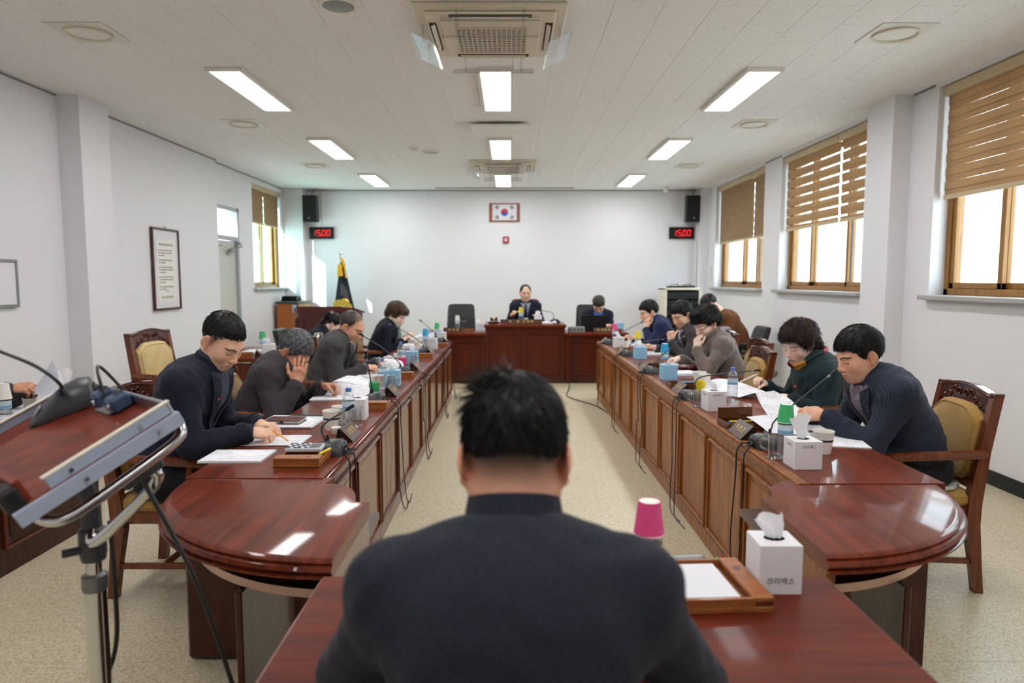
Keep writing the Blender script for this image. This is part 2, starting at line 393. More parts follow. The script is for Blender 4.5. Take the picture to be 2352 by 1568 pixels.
# ceiling tiles: 0.3 x 0.6, long joints along the room, alternate rows half a tile on
tile = G().box((0, 0, 0), (.2985, .5985, .012), .0016).mesh('ceiling_tile', 'ceiling_tile')
rest = G(); cand = []
k0 = int((XL-.62)/.3)-1
for k in range(k0, 16):
    x0 = .62+.3*k
    if x0 < XL-.25 or x0 > XR-.02: continue
    for j in range(-10, 18):
        y0 = 4.244+.6*j+(.3 if k % 2 else 0)
        if y0 < YN-.3 or y0 > YB: continue
        cand.append((x0+.15, y0+.3))
def in_view(x, y): return y > 3.95 and abs(x) < .82*y+.3
vis = sorted([c for c in cand if in_view(*c)], key=lambda c: c[1])
for c in vis[:300]: link('ceiling_tile', tile, ceil, (c[0], c[1], ZC+.006))
for c in cand:
    if c not in vis[:300]: rest.box((c[0], c[1], ZC+.006), (.2985, .5985, .012), .0016)
rest.build('ceiling_tile_field', 'ceiling_tile', ceil, kind='stuff')
# walls
WINS = [(3.55, 5.85), (6.97, 9.15), (9.75, 12.02)]; ZS, ZT = 1.39, 3.12
def wall_with_holes(name, x0, x1, y0, y1, holes):
    g = G(); y = y0
    for a, b, zs, zt in holes:
        g.box(((x0+x1)/2, (y+a)/2, ZC/2), (x1-x0, a-y, ZC+.1))
        if zs > .02: g.box(((x0+x1)/2, (a+b)/2, zs/2-.025), (x1-x0, b-a, zs+.05))
        g.box(((x0+x1)/2, (a+b)/2, (zt+ZC+.05)/2), (x1-x0, b-a, ZC+.05-zt)); y = b
    g.box(((x0+x1)/2, (y+y1)/2, ZC/2), (x1-x0, y1-y, ZC+.1))
    return struct(g, name, 'wall_paint')
wr = wall_with_holes('wall_right', XR, XR+.34, YN, YB+.2, [(a, b, ZS-.03, ZT) for a, b in WINS])
wl = wall_with_holes('wall_left', XL-.30, XL, YN, 9.5, [])
wf = wall_with_holes('wall_left_far', XF-.26, XF, 9.4, YB+.2, [(9.52, 10.42, 0, 2.58), (11.0, 12.46, 1.35, 3.06)])
struct(G().box((0, YB+.1, ZC/2), (9, .2, ZC+.1)), 'wall_back', 'wall_paint')
struct(G().box((0, YN-.1, ZC/2), (9, .2, ZC+.1)), 'wall_front', 'wall_paint')
struct(G().box((3.52, 6.44, ZC/2), (.22, .45, ZC)), 'trim_1', 'wall_paint')          # column on the right wall
struct(G().box((-3.95, 6.44, ZC/2), (.26, .45, ZC)), 'trim_2', 'wall_paint')         # column on the left wall
struct(G().box((-3.94, 12.6, ZC/2), (.38, .22, ZC)), 'trim_3', 'wall_paint')         # corner pillar, left
struct(G().box((3.51, 12.55, ZC/2), (.22, .32, ZC)), 'trim_4', 'wall_paint')         # corner pillar, right
for nm, c, d in (('baseboard_right', (XR-.006, 4.3, .055), (.012, 12., .11)), ('baseboard_right_far', (XR-.006, 9.5, .055), (.0125, 5.5, .11)),
                 ('baseboard_left', (XL+.006, 3.9, .055), (.012, 11.2, .11)), ('baseboard_back', (0, YB-.006, .055), (7.6, .012, .11))):
    g = G().box(c, d, .003); struct(g, nm, 'baseboard')
g = G()
for x, y0, y1 in ((XL+.006, YN, 6.21), (XL+.006, 6.67, 9.5), (XF+.006, 9.5, 12.4), (XR-.006, YN, 3.5), (XR-.006, 5.9, 6.2), (XR-.006, 6.68, 6.95), (XR-.006, 9.17, 9.72)):
    g.box((x, (y0+y1)/2, ZC-.008), (.012, y1-y0, .016))
g.box((0, YB-.006, ZC-.008), (7.4, .012, .016)); struct(g, 'trim_5', 'grey_metal')    # thin shadow moulding along the ceiling
# stone sills
for i, (a, b) in enumerate(WINS): struct(G().box((XR+.085, (a+b)/2, ZS-.02), (.33, b-a+.07, .04), .006), 'trim_%d' % (6+i), 'granite')
struct(G().box((XF-.08, 11.73, 1.365), (.28, 1.56, .035), .006), 'trim_9', 'granite')
# ---- sliding windows
def window(n, x, y0, y1, z0, z1, cuts, side, glassm):
    """frame in plane x; cuts are the sash boundaries; side +1 = right wall (outside is +x)"""
    fw = .055; r = thing('window_%d' % n, None, None, (x, (y0+y1)/2, z0)); r['kind'] = 'structure'
    L = y1-y0; H = z1-z0; g = G()
    for yy in (-L/2+fw/2, L/2-fw/2): g.box((0, yy, H/2), (.11, fw, H), .004)
    g.box((0, 0, fw/2), (.11, L, fw), .004); g.box((0, 0, H-fw/2), (.11, L, fw), .004)
    g.build('window_frame', 'frame_wood', r)
    for k, (a, b) in enumerate(cuts):
        a -= (y0+y1)/2; b -= (y0+y1)/2; sw = .05; dx = (.022 if k % 2 else -.022)*side
        s = G(); 
        for yy in (a+sw/2, b-sw/2): s.box((dx, yy, H/2), (.036, sw, H-2*fw), .004)
        s.box((dx, (a+b)/2, fw+sw/2), (.036, b-a, sw), .004); s.box((dx, (a+b)/2, H-fw-sw/2), (.036, b-a, sw), .004)
        so = s.build('sash', 'frame_wood', r)
        bx('pane', (dx, (a+b)/2, H/2), (.006, b-a-2*sw+.01, H-2*fw-2*sw+.01), glassm, so)
        if k % 2: bx('meeting_seal', (dx+.02*-side, a+.012, H/2), (.022, .018, H-2*fw), 'dark_grey', so, b=.002)
    return r
window(1, 3.76, 3.55, 5.85, ZS, ZT, [(3.6, 4.48), (4.42, 5.24), (5.18, 5.80)], 1, 'window_glass')
window(2, 3.76, 6.97, 9.15, ZS, ZT, [(7.02, 7.62), (7.56, 8.54), (8.48, 9.10)], 1, 'window_glass')
window(3, 3.76, 9.75, 12.02, ZS, ZT, [(9.8, 10.4), (10.34, 11.0), (10.94, 11.97)], 1, 'window_glass')
window(4, -4.27, 11.0, 12.46, 1.375, 3.05, [(11.05, 11.8), (11.74, 12.41)], -1, 'green_glass')
# ---- door with transom light
d1 = thing('door_1', None, None, (XF, 9.97, 0)); d1['kind'] = 'structure'
g = G()
for yy in (-.42, .42): g.box((-.07, yy, 1.29), (.16, .06, 2.58), .004)
g.box((-.07, 0, 2.55), (.16, .9, .06), .004); g.box((-.07, 0, 2.125), (.16, .8, .06), .004)
g.build('door_frame', 'door_frame', d1)
lf = bx('door_leaf', (-.06, 0, 1.045), (.045, .78, 2.08), 'door_grey', d1, b=.003)
g = G(); g.cyl((0, -.31, 1.0), (.05, -.31, 1.0), .022); g.tube([(.05, -.31, 1.0), (.05, -.19, 1.0)], .009); g.build('door_handle', 'grey_metal', lf, (.02, 0, -.045))
g = G(); g.box((.035, .1, 1.94), (.05, .18, .055), .006); g.tube([(.05, .02, 1.97), (.16, .16, 2.0), (.06, .33, 2.05)], .01, 6); g.box((.05, .34, 2.06), (.04, .05, .03), .004)
g.build('door_closer', 'grey_metal', d1)
bx('transom_pane', (-.07, 0, 2.34), (.006, .78, .38), 'window_glass', d1)
# ---- outside: low ground, the neighbouring building across a yard
struct(G().box((0, 5, -3.2), (160, 160, .1)), 'ground', 'ground')
nb = thing('neighbour_building', 'pale rendered building seen beyond the right-hand windows', 'building', (15, 9, -3.1))
bx('wall', (3, 0, 5), (6, 34, 10), 'facade', nb)
for k in range(9):
    for zz in (2.2, 5.2, 8.2):
        wn = bx('window', (-.02, -14.5+3.6*k, zz), (.1, 2.2, 2.0), 'facade', nb, b=.02)
        bx('pane', (-.045, 0, 0), (.05, 2.0, 1.8), 'facade_glass', wn)
for zz in (3.6, 6.6, 9.6): bx('ledge', (-.15, 0, zz), (.4, 34, .25), 'facade', nb, b=.02)
nb2 = thing('side_building', 'pale rendered building close outside the left window', 'building', (-13, 30, -3.1))
bx('wall', (0, 0, 4), (8, 8, 8), 'facade', nb2); bx('roof_ledge', (0, 0, 8.1), (8.4, 8.4, .25), 'facade', nb2)
# ---- day-and-night roller blinds
mat('blind_cloth', (190, 160, 124), 0.8, noise=.14, nscale=30, stretch=(1, .12, 3), tl=.38)
mat('blind_sheer', (186, 156, 120), 0.8, noise=.12, nscale=30, stretch=(1, .12, 3), tl=.36)
mat('blind_box', (206, 186, 150), 0.5)
def blind(x, y0, y1, ztop, zbot, gap, label, pitch=.117):
    t = thing('roller_blind', label, 'blind', (x, (y0+y1)/2, ztop), group='striped roller blinds in the windows')
    L = y1-y0
    bx('head_box', (-.01 if x > 0 else .01, 0, .03), (.075, L+.02, .085), 'blind_box', t, b=.012)
    z = -.012; H = ztop-zbot
    while z > -H+.04:
        hgt = min(pitch-gap, z+H-.03); zc = z-hgt/2
        g = G(); n = 4
        g.box((0, 0, zc+hgt*.2), (.0016, L, hgt*.6)); g.build('slat', 'blind_cloth', t)
        g = G(); g.box((.004 if x > 0 else -.004, 0, zc-hgt*.28), (.0016, L-.004, hgt*.46)); g.build('slat', 'blind_sheer', t)
        z -= pitch
    bx('bottom_bar', (0, 0, -H+.018), (.022, L, .036), 'blind_box', t, b=.006)
    if gap < .001: bx('backing_cloth', (.012 if x > 0 else -.012, 0, -H/2), (.0012, L-.01, H-.06), 'blind_sheer', t)
    return t
blind(3.65, 3.55, 5.82, 3.045, 2.19, .004, 'wide striped brown roller blind of the window beside the empty wall stretch')
blind(3.65, 6.99, 7.64, 3.045, 2.15, .018, 'narrow striped brown roller blind with bright open slits next to the column')
blind(3.65, 7.68, 9.12, 3.045, 2.15, .018, 'wide striped brown roller blind with bright open slits in the middle window')
blind(3.65, 9.77, 10.33, 3.045, 2.13, .0, 'narrow closed brown roller blind in the window nearest the equipment rack')
blind(3.65, 10.37, 11.98, 3.045, 2.13, .0, 'wide closed brown roller blind in the window nearest the equipment rack')
blind(-4.17, 11.03, 11.68, 3.0, 2.43, .0, 'closed brown roller blind of the left window, on its door side')
blind(-4.17, 11.72, 12.42, 3.0, 2.43, .0, 'closed brown roller blind of the left window, on its pillar side')
# ---- ceiling light panels
def make_lamp():
    t = thing('ceiling_light', 'lit white ceiling panel light in a slim grey frame', 'ceiling light', group='ceiling panel lights in three rows')
    g = G(); w_, l_, h_ = .29, 1.28, .032
    for sx in (-1, 1): g.box((sx*(w_/2-.014), 0, -h_/2), (.028, l_, h_), .003)
    for sy in (-1, 1): g.box((0, sy*(l_/2-.014), -h_/2), (w_-.056, .028, h_), .003)
    g.build('frame', 'white_plastic', t); bx('diffuser', (0, 0, -h_+.008), (w_-.056, l_-.056, .008), 'led_panel', t)
    return t
lampP = make_lamp(); used = []
rows = {.80: 'added row out of view', 3.43: 'row above the front table', 6.06: 'row by the near air conditioner', 8.69: 'middle row', 11.36: 'row nearest the back wall'}  # first row is out of view, added to brighten faces and the front man
for y, rn in rows.items():
    for x, cn in ((-2.21, 'on the door side'), (-.115, 'on the centre line'), (1.97, 'on the window side')):
        place(lampP, used, (x, y, ZC), 0, 'lit white ceiling panel light %s, %s' % (cn, rn))
# ---- recessed downlights, ceiling loudspeakers, smoke detector, access panel, dome camera
def make_down():
    t = thing('downlight', 'x', 'downlight', group='round downlights on square plates')
    bx('plate', (0, 0, -.004), (.37, .37, .008), 'white_plastic', t, b=.003)
    g = G(); g.lathe([(.142, -.008), (.146, -.022), (.134, -.024), (.126, -.012)], 32, closed=True); g.build('ring', 'cream_plastic', t)
    g = G(); g.lathe([(.128, -.010), (.09, -.016), (.0, -.020)], 32); g.build('lens', 'cup_white', t); return t
dp = make_down(); used = []
for x, s in ((-2.79, 'door'), (2.56, 'window')):
    for y, q in ((4.69, 'nearest the front'), (7.33, 'in the middle'), (9.95, 'nearest the back wall')):
        place(dp, used, (x, y, ZC), 0, 'round unlit downlight on a square plate, %s side, %s' % (s, q))
def make_spk():
    t = thing('ceiling_speaker', 'x', 'speaker', group='round ceiling loudspeakers')
    g = G(); g.lathe([(.125, 0), (.125, -.012), (.112, -.016)], 32); g.build('ring', 'white_plastic', t)
    g = G(); g.lathe([(.110, -.015), (.0, -.022)], 32); g.build('grille', 'grey_metal', t); return t
sp = make_spk(); used = []
place(sp, used, (-1.02, 4.22, ZC), 0, 'round grey ceiling loudspeaker beside the near air conditioner')
place(sp, used, (-1.01, 8.9, ZC), 0, 'round grey ceiling loudspeaker beside the smoke detector')
t = thing('smoke_detector', 'small white smoke detector on the ceiling tiles', 'smoke detector', (-1.2, 8.66, ZC))
G().lathe([(.055, 0), (.055, -.015), (.035, -.03), (0, -.034)], 20).build('body', 'white_plastic', t); G().cyl((0, 0, -.03), (0, 0, -.04), .012).build('sensor', 'white_plastic', t)
t = thing('access_panel', 'plain white rectangular panel hanging just below the ceiling', 'panel', (-.11, 7.45, ZC))
bx('plate', (0, 0, -.035), (.6, .45, .02), 'white_plastic', t, b=.003)
for a in (-.2, .2): bx('bracket', (a, 0, -.012), (.03, .3, .026), 'grey_metal', t)
t = thing('dome_camera', 'small white security camera under the ceiling at the back', 'camera', (2.76, 12.2, ZC))
G().lathe([(.04, 0), (.04, -.02), (.02, -.025), (.02, -.045)], 16).build('mount', 'white_plastic', t)
G().tube([(0, .02, -.05), (-.05, -.06, -.085)], [.03, .03], 12).build('housing', 'white_plastic', t)
t = thing('ceiling_slot', 'long thin grey air slot in the ceiling by the back wall', 'vent', (-.1, 12.36, ZC))
bx('frame', (0, 0, -.006), (2.46, .09, .012), 'grey_metal', t, b=.002)
for a in (-.02, .02): bx('slot', (0, a, -.0125), (2.4, .016, .003), 'white_plastic', t)
# ---- ceiling cassette air conditioners with clear deflectors
def make_ac():
    t = thing('air_conditioner', 'x', 'air conditioner', group='ceiling cassette air conditioners')
    g = G(); g.box((0, 0, -.014), (.93, .93, .028), .01); g.box((0, 0, -.036), (.80, .80, .02), .012); g.build('panel', 'cream_plastic', t)
    g = G()
    for sx in (-1, 1): g.box((sx*.362, 0, -.047), (.045, .50, .006)); g.box((0, sx*.362, -.047), (.50, .045, .006))
    g.build('air_outlet', 'vent_dark', t)
    for sx in (-1, 1):
        bx('louvre', (sx*.36, 0, -.054), (.03, .46, .004), 'cream_plastic', t, rot=(0, sx*.5, 0)); bx('louvre', (0, sx*.36, -.054), (.46, .03, .004), 'cream_plastic', t, rot=(-sx*.5, 0, 0))
    bx('grille_frame', (0, 0, -.052), (.62, .60, .014), 'cream_plastic', t, b=.006)
    gb = bx('intake', (0, .03, -.0595), (.46, .46, .003), 'vent_dark', t)
    g = G()
    for k in range(15): g.box((-.225+.45*k/14, .03, -.063), (.006, .46, .006))
    for k in range(14): g.box((0, -.195+.45*k/13, -.063), (.46, .012, .005))
    g.build('intake_grid', 'cream_plastic', t)
    for sx in (-1, 1):
        for nm, c, rt, d in (('deflector', (sx*.43, 0, -.135), (0, sx*-.42, 0), (.16, .52, .004)), ('deflector', (0, sx*.43, -.135), (sx*.42, 0, 0), (.58, .16, .004))):
            q = bx(nm, c, d, 'acrylic', t, rot=rt)
            lo = d[0] < d[1]
            for e in (-1, 1): bx('edge_strip', (e*d[0]/2, 0, 0) if lo else (0, e*d[1]/2, 0), (.012, d[1], .012) if lo else (d[0], .012, .012), 'acrylic', q)
            for e in (-1, 1): bx('bracket', (c[0]*1.0+(0 if lo else e*.2), c[1]+(e*.18 if lo else 0), -.08), (.016, .016, .11), 'acrylic', t)
    return t
ac = make_ac(); used = []
place(ac, used, (-.12, 4.64, ZC), 0, 'cream ceiling air conditioner with clear deflectors above the near tables')
place(ac, used, (-.10, 9.95, ZC), 0, 'cream ceiling air conditioner with clear deflectors near the back wall')
# ================================================================ ON THE WALLS
t = thing('flag_picture', 'framed national flag with red and blue circle high on back wall', 'picture', (-.105, YB-.02, 2.745))
bx('backing', (0, .006, 0), (.55, .02, .33), 'roof_frame', t, b=.003)
bx('flag_sheet', (0, -.006, 0), (.45, .008, .285), 'paper', t)
for a in (-.25, .25): bx('frame_side', (a, -.008, 0), (.05, .03, .335), 'roof_frame', t, b=.006)
for a in (-.155, .155): bx('frame_rail', (0, -.008, a), (.46, .026, .022), 'roof_frame', t, b=.005)
def half(side):
    n = 24; r = .066; a0 = 1.0; P = []
    for k in range(n+1): P.append((r*cos(a0+(0 if side else pi)+pi*k/n), r*sin(a0+(0 if side else pi)+pi*k/n)))
    e = Vector((cos(a0+(pi if side else 0)), sin(a0+(pi if side else 0))))
    for c_, s_ in ((e*r/2, 1), (-e*r/2, -1)):
        for k in range(1, 12):
            ang = atan2(e.y, e.x)+(pi*k/12)*(-s_ if side else -s_)
            P.append((c_.x+r/2*cos(ang), c_.y+r/2*sin(ang)))
    return P
MX = Matrix.Rotation(pi/2, 4, 'X')
for sd, mm in ((1, 'flag_red'), (0, 'flag_blue')): G().prism(half(sd), .0105+.0005*sd, .012, M=MX).build('emblem_half', mm, t)
bars = {(-1, 1): (1, 1, 1), (1, -1): (0, 0, 0), (1, 1): (0, 1, 0), (-1, -1): (1, 0, 1)}
for (sx, sz), pat in bars.items():
    for k, full in enumerate(pat):
        ang = atan2(sz*.09, sx*.135); c = Vector((sx*.135, sz*.09)); dv = c.normalized()*(k-1)*.02; p = c+dv
        segs = [(0, .064)] if full else [(-.0175, .029), (.0175, .029)]
        for off, ln in segs:
            px, pz = p.x-sin(ang)*off, p.y+cos(ang)*off
            bx('bar_mark', (px, -.0112, pz), (.013, .002, ln), 'ink', t, rot=(0, -ang, 0))
t = thing('alarm_box', 'small red wall box below the framed flag', 'alarm', (-.08, YB-.02, 2.25))
bx('case', (0, 0, 0), (.11, .04, .12), 'alarm_red', t, b=.008); bx('plate', (0, -.021, 0), (.05, .003, .06), 'card_white', t, b=.001); bx('button', (0, -.023, .005), (.02, .004, .03), 'alarm_red', t)
def clock(x, label):
    t = thing('digital_clock', label, 'clock', (x, YB-.03, 2.37), group='red digital clocks on the back wall')
    bx('case', (0, 0, 0), (.45, .05, .215), 'black_plastic', t, b=.008); bx('screen', (0, -.026, 0), (.42, .002, .185), 'black_matte', t)
    seg = {'1': 'bc', '5': 'afgcd', '0': 'abcdef'}; H = .05; W = .027
    pos = {'a': (0, H, 1), 'g': (0, 0, 1), 'd': (0, -H, 1), 'f': (-W, H/2, 0), 'b': (W, H/2, 0), 'e': (-W, -H/2, 0), 'c': (W, -H/2, 0)}
    for ch, cx in zip('1500', (-.135, -.045, .045, .13)):
        g = G()
        for q in seg[ch]:
            a, b, hz = pos[q]; g.box((cx+a+.12*b, -.0285, b), (.044, .003, .009) if hz else (.009, .003, .042))
        g.build('digit', 'led_red', t)
    bx('dot', (-.002, -.0285, -.055), (.012, .003, .012), 'led_red', t)
    return t
clock(-3.455, 'black digital clock reading 15.00 by the left corner of back wall'); clock(3.14, 'black digital clock reading 15.00 by the right corner of back wall')
def wall_speaker(x, lean, label):
    t = thing('wall_speaker', label, 'speaker', (x, YB-.18, 2.79), group='black loudspeakers on the back wall')
    g = G(); g.prism([(-.125, .1), (.125, .1), (.12, -.12), (-.12, -.12)], -.235, .235); g.build('cabinet', 'black_plastic', t, rot=(.06, 0, lean))
    bx('grille', (0, -.125, .01), (.215, .012, .43), 'black_matte', t, rot=(.06, 0, lean), b=.004); bx('badge', (0, -.133, -.17), (.02, .004, .02), 'chrome', t, rot=(.06, 0, lean))
    bx('wall_bracket', (0, .13, .08), (.05, .1, .12), 'black_plastic', t)
    G().tube(bez([(.02, .0, .235), (.03, .05, .3), (.06, .1, .36)]), .006, 6).build('cable', 'black_plastic', t)
    return t
wall_speaker(-3.6, .1, 'black loudspeaker high up above the left digital clock'); wall_speaker(3.29, -.1, 'black loudspeaker high up above the right digital clock')
for x, s in ((-3.44, 'left'), (3.2, 'right')):
    t = thing('cable_conduit', 'thin grey cable conduit down the wall beside the %s loudspeaker' % s, 'conduit', (x, YB-.008, 2.8))
    bx('channel', (0, 0, 0), (.022, .014, .68), 'white_plastic', t, b=.003); bx('clip', (0, -.004, -.2), (.03, .012, .02), 'white_plastic', t)
t = thing('cable_conduit', 'tall white conduit running down the pillar behind the equipment rack', 'conduit', (3.38, 12.5, 1.57))
bx('channel', (0, 0, 0), (.03, .04, 3.1), 'white_plastic', t, b=.004); bx('clip', (0, -.004, .4), (.036, .05, .03), 'white_plastic', t)
t = thing('wall_switch', 'pair of white switches on the wall beside the far window', 'switch', (XR-.012, 12.2, 1.62))
for a in (-.075, .075): bx('plate', (0, 0, a), (.02, .07, .12), 'white_plastic', t, b=.003); bx('rocker', (-.011, 0, a), (.004, .03, .06), 'cream_plastic', t)
# framed ethics charter and the edge of another frame
t = thing('framed_document', 'tall framed printed charter hanging on the left wall', 'picture', (XL+.02, 8.0, 1.64), rot=(0, 0, 0))
fh, fwd = .94, .62
for a in (-1, 1): bx('frame_side', (0, a*(fwd/2-.012), 0), (.03, .024, fh), 'chair_wood_dark', t, b=.004); bx('frame_rail', (0, 0, a*(fh/2-.012)), (.03, fwd-.04, .024), 'chair_wood_dark', t, b=.004)
bx('mount', (-.006, 0, 0), (.008, fwd-.04, fh-.04), 'paper', t); sh = bx('sheet', (.0, 0, -.02), (.004, .43, .72), 'cup_white', t)
RX = (pi/2, 0, pi/2)
text('마을군의회의원윤리강령', .032, 'lettering', 'ink', sh, (.003, 0, .3), RX)
k = 0; z = .235
for nl in (3, 2, 3, 3, 2):
    for j in range(nl):
        s = ('%d. ' % (k+1) if j == 0 else '   ')+'우리는 주민의 대표자로서 인격과 식견을 함양하고 예절을'[:(26 if j < nl-1 else 12)]
        text(s, .0155, 'lettering', 'ink', sh, (.003, -.19, z), RX, align='LEFT'); z -= .03
    z -= .022; k += 1
text('2001. 7. 1', .016, 'lettering', 'ink_grey', sh, (.003, 0, -.235), RX); text('마 을 군 의 회 의 원 일 동', .026, 'lettering', 'ink', sh, (.003, 0, -.305), RX)
G().tube(bez([(0, -.012, fh/2), (0, 0, fh/2+.03), (0, .012, fh/2)]), .004, 6).build('hanger', 'chrome', t)
t = thing('notice_board', 'light metal edged board on the left wall before the column', 'board', (XL+.015, 5.15, 1.49))
bx('panel', (0, 0, 0), (.02, .8, .36), 'card_white', t)
for a in (-1, 1): bx('frame_rail', (.004, 0, a*.18), (.03, .84, .025), 'grey_metal', t, b=.004); bx('frame_side', (.004, a*.41, 0), (.03, .025, .36), 'grey_metal', t, b=.004)
# ================================================================ FURNITURE
T = .74
def edge_profile(L, y0, thick=.045, d=.05):
    """stepped table-edge moulding: profile in (x,z), swept along y from y0 to y0+L; the room side is -x"""
    pr = [(d, 0), (.012, 0), (.006, -.003), (.004, -.009), (.010, -.012), (.003, -.016), (0, -.024), (.003, -.031), (.010, -.034), (.007, -.040), (.014, -.045), (.014, -.052), (d, -.052)]
    return [[Vector((x, yy, z)) for x, z in pr] for yy in (y0, y0+L)]
def raised_panel(parent, c, w_, h_, frame, field, nx=-1):
    """moulded frame with a raised field; lies in the y-z plane, proud towards nx*x"""
    fr = G(); b = .016
    for s in (-1, 1):
        fr.box((c[0]+nx*.008, c[1]+s*(w_/2-b/2), c[2]), (.022, b, h_), .005); fr.box((c[0]+nx*.008, c[1], c[2]+s*(h_/2-b/2)), (.022, w_-2*b, b), .005)
    p = fr.build('panel_moulding', frame, parent)
    iw, ih, k = w_/2-b, h_/2-b, .045
    poly = [(-iw, -ih), (iw, -ih), (iw, ih), (-iw, ih)]
    g = G(); g.box((c[0]+nx*.001, c[1], c[2]), (.006, 2*iw, 2*ih))
    q = [(-iw+.03, -ih+.03+.02), (-iw+.05, -ih+.03), (iw-.05, -ih+.03), (iw-.03, -ih+.05), (iw-.03, ih-.05-.03), (iw-.05, ih-.03), (-iw+.05, ih-.03), (-iw+.03, ih-.08)]
    M_ = Matrix.Translation(c) @ Matrix(((0, 0, nx, 0), (1, 0, 0, 0), (0, 1, 0, 0), (0, 0, 0, 1)))
    g.prism(q, .003, .0065, M=M_)
    g.build('panel_field', field, p)
def make_table_unit(L, W, body, field, name):
    t = thing(name, 'x', 'table')
    # moulded top, room edge at x=0, from x=0..W, y=0..L
    bx('table_top', ((W+.045)/2, L/2, -.019+T), (W-.045, L-.002, .038), 'table_wood', t, b=.002)
    G().loft([[p+Vector((0, 0, T)) for p in r] for r in edge_profile(L-.002, .001)]).build('edge_moulding', body if body == 'right_wood_lit' else 'table_wood', t, ang=.35)
    bx('front_board', (.035, L/2, .345), (.022, L-.004, .69), body, t)
    bx('plinth', (.028, L/2, .045), (.022, L-.004, .09), body, t, b=.003)
    for k in (0, 1):
        raised_panel(t, (.023, L*(.25+.5*k), .375), L/2-.045, .53, body, field)
    for yy in (.012, L-.012): bx('side_board', (W/2, yy, .35), (W-.10, .02, .70), 'dark_wood', t)
    bx('shelf', (.16, L/2, .55), (.22, L-.05, .016), 'dark_wood', t)
    return t
NR = ('joined to the rounded end', 'next to the end one', 'in the middle', 'last but one from the chair desk', 'closest to the chair desk')
LR = (8.67-2.56)/5; ru = make_table_unit(LR, .575, 'right_wood_lit', 'right_wood_lit', 'conference_table'); used = []
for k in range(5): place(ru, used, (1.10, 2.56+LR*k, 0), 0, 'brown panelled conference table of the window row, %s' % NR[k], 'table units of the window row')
LL = (8.677-2.64)/5; lu = make_table_unit(LL, .55, 'left_wood', 'veneer_reflected', 'conference_table'); used = []
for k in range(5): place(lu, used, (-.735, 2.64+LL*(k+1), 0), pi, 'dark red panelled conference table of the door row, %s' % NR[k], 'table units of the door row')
# rounded end tables: quarter-oval tops with a stepped rim, shelf below, end and side boards
def end_table(sx, cx, cy, rx, ry, label):
    t = thing('rounded_end_table', label, 'table', (cx, cy, 0))
    def arc(a, b, n=28): return [(sx*a*cos(-pi/2+pi/2*k/n) if True else 0, b*sin(-pi/2+pi/2*k/n)) for k in range(n+1)]
    notch = [(sx*(.235-.16*sin(pi/2*k/8)-.02), -.08-.22*(1-cos(pi/2*k/8))) for k in range(9)]
    zt = T-.004
    prof = [(1.0, -.052), (1.0, -.046), (.985, -.041), (.995, -.036), (1.0, -.028), (.992, -.020), (.978, -.017), (.982, -.010), (.968, -.002), (.955, 0)]
    rings = []
    for s, z in prof:
        ring = [Vector((x*s, y*s, zt+z)) for x, y in arc(rx, ry)]
        ring += [Vector((sx*.20, 0, zt+z))]+[Vector((x, y, zt+z)) for x, y in notch]+[Vector((0, -.30, zt+z))]
        rings.append(ring)
    G().loft(rings).build('table_top', 'table_wood', t, ang=.5)
    inn = [(x*.86, y*.86) for x, y in arc(rx, ry)]+[(0.02*sx, -.02)]
    G().prism(inn, .575, .60).build('shelf', 'dark_wood', t)
    g = G(); ar = arc(rx*.862, ry*.862); g.loft([[Vector((x, y, z)) for x, y in ar] for z in (.575, .602)], cap=False, closed=False); g.build('shelf_edging', 'rim_light', t)
    bx('end_board', (sx*(rx*.5+.12), -.035, .345), (rx-.26, .03, .68), 'dark_wood', t, b=.012)
    bx('side_board', (sx*.016, -ry*.5-.14, .345), (.028, ry-.32, .69), 'left_wood' if sx < 0 else 'right_wood_lit', t, b=.003)
    bx('inner_board', (sx*.33, -ry*.5, .29), (.022, ry*.6, .56), 'dark_wood', t, b=.003)
    return t
end_table(1, .905, 2.70, .77, .83, 'glossy rounded end table closing the window-side table row')
end_table(-1, -.50, 2.66, .80, .82, 'glossy rounded end table closing the door-side table row')
# front table of the man with his back to us
t = thing('front_table', 'reddish brown table in front of the man seen from behind', 'table', (.17, 1.445, 0))
bx('table_top', (0, 0, T-.018), (1.335, .60, .036), 'front_wood', t, b=.006)
bx('edge_strip', (.664, 0, T-.019), (.012, .59, .03), 'rim_light', t, b=.004); bx('edge_strip', (-.664, 0, T-.019), (.012, .59, .03), 'rim_light', t, b=.004)
for a in (-1, 1): bx('side_board', (a*.60, .02, .35), (.03, .50, .70), 'dark_wood', t, b=.003)
bx('front_board', (0, .24, .40), (1.17, .02, .60), 'dark_wood', t)
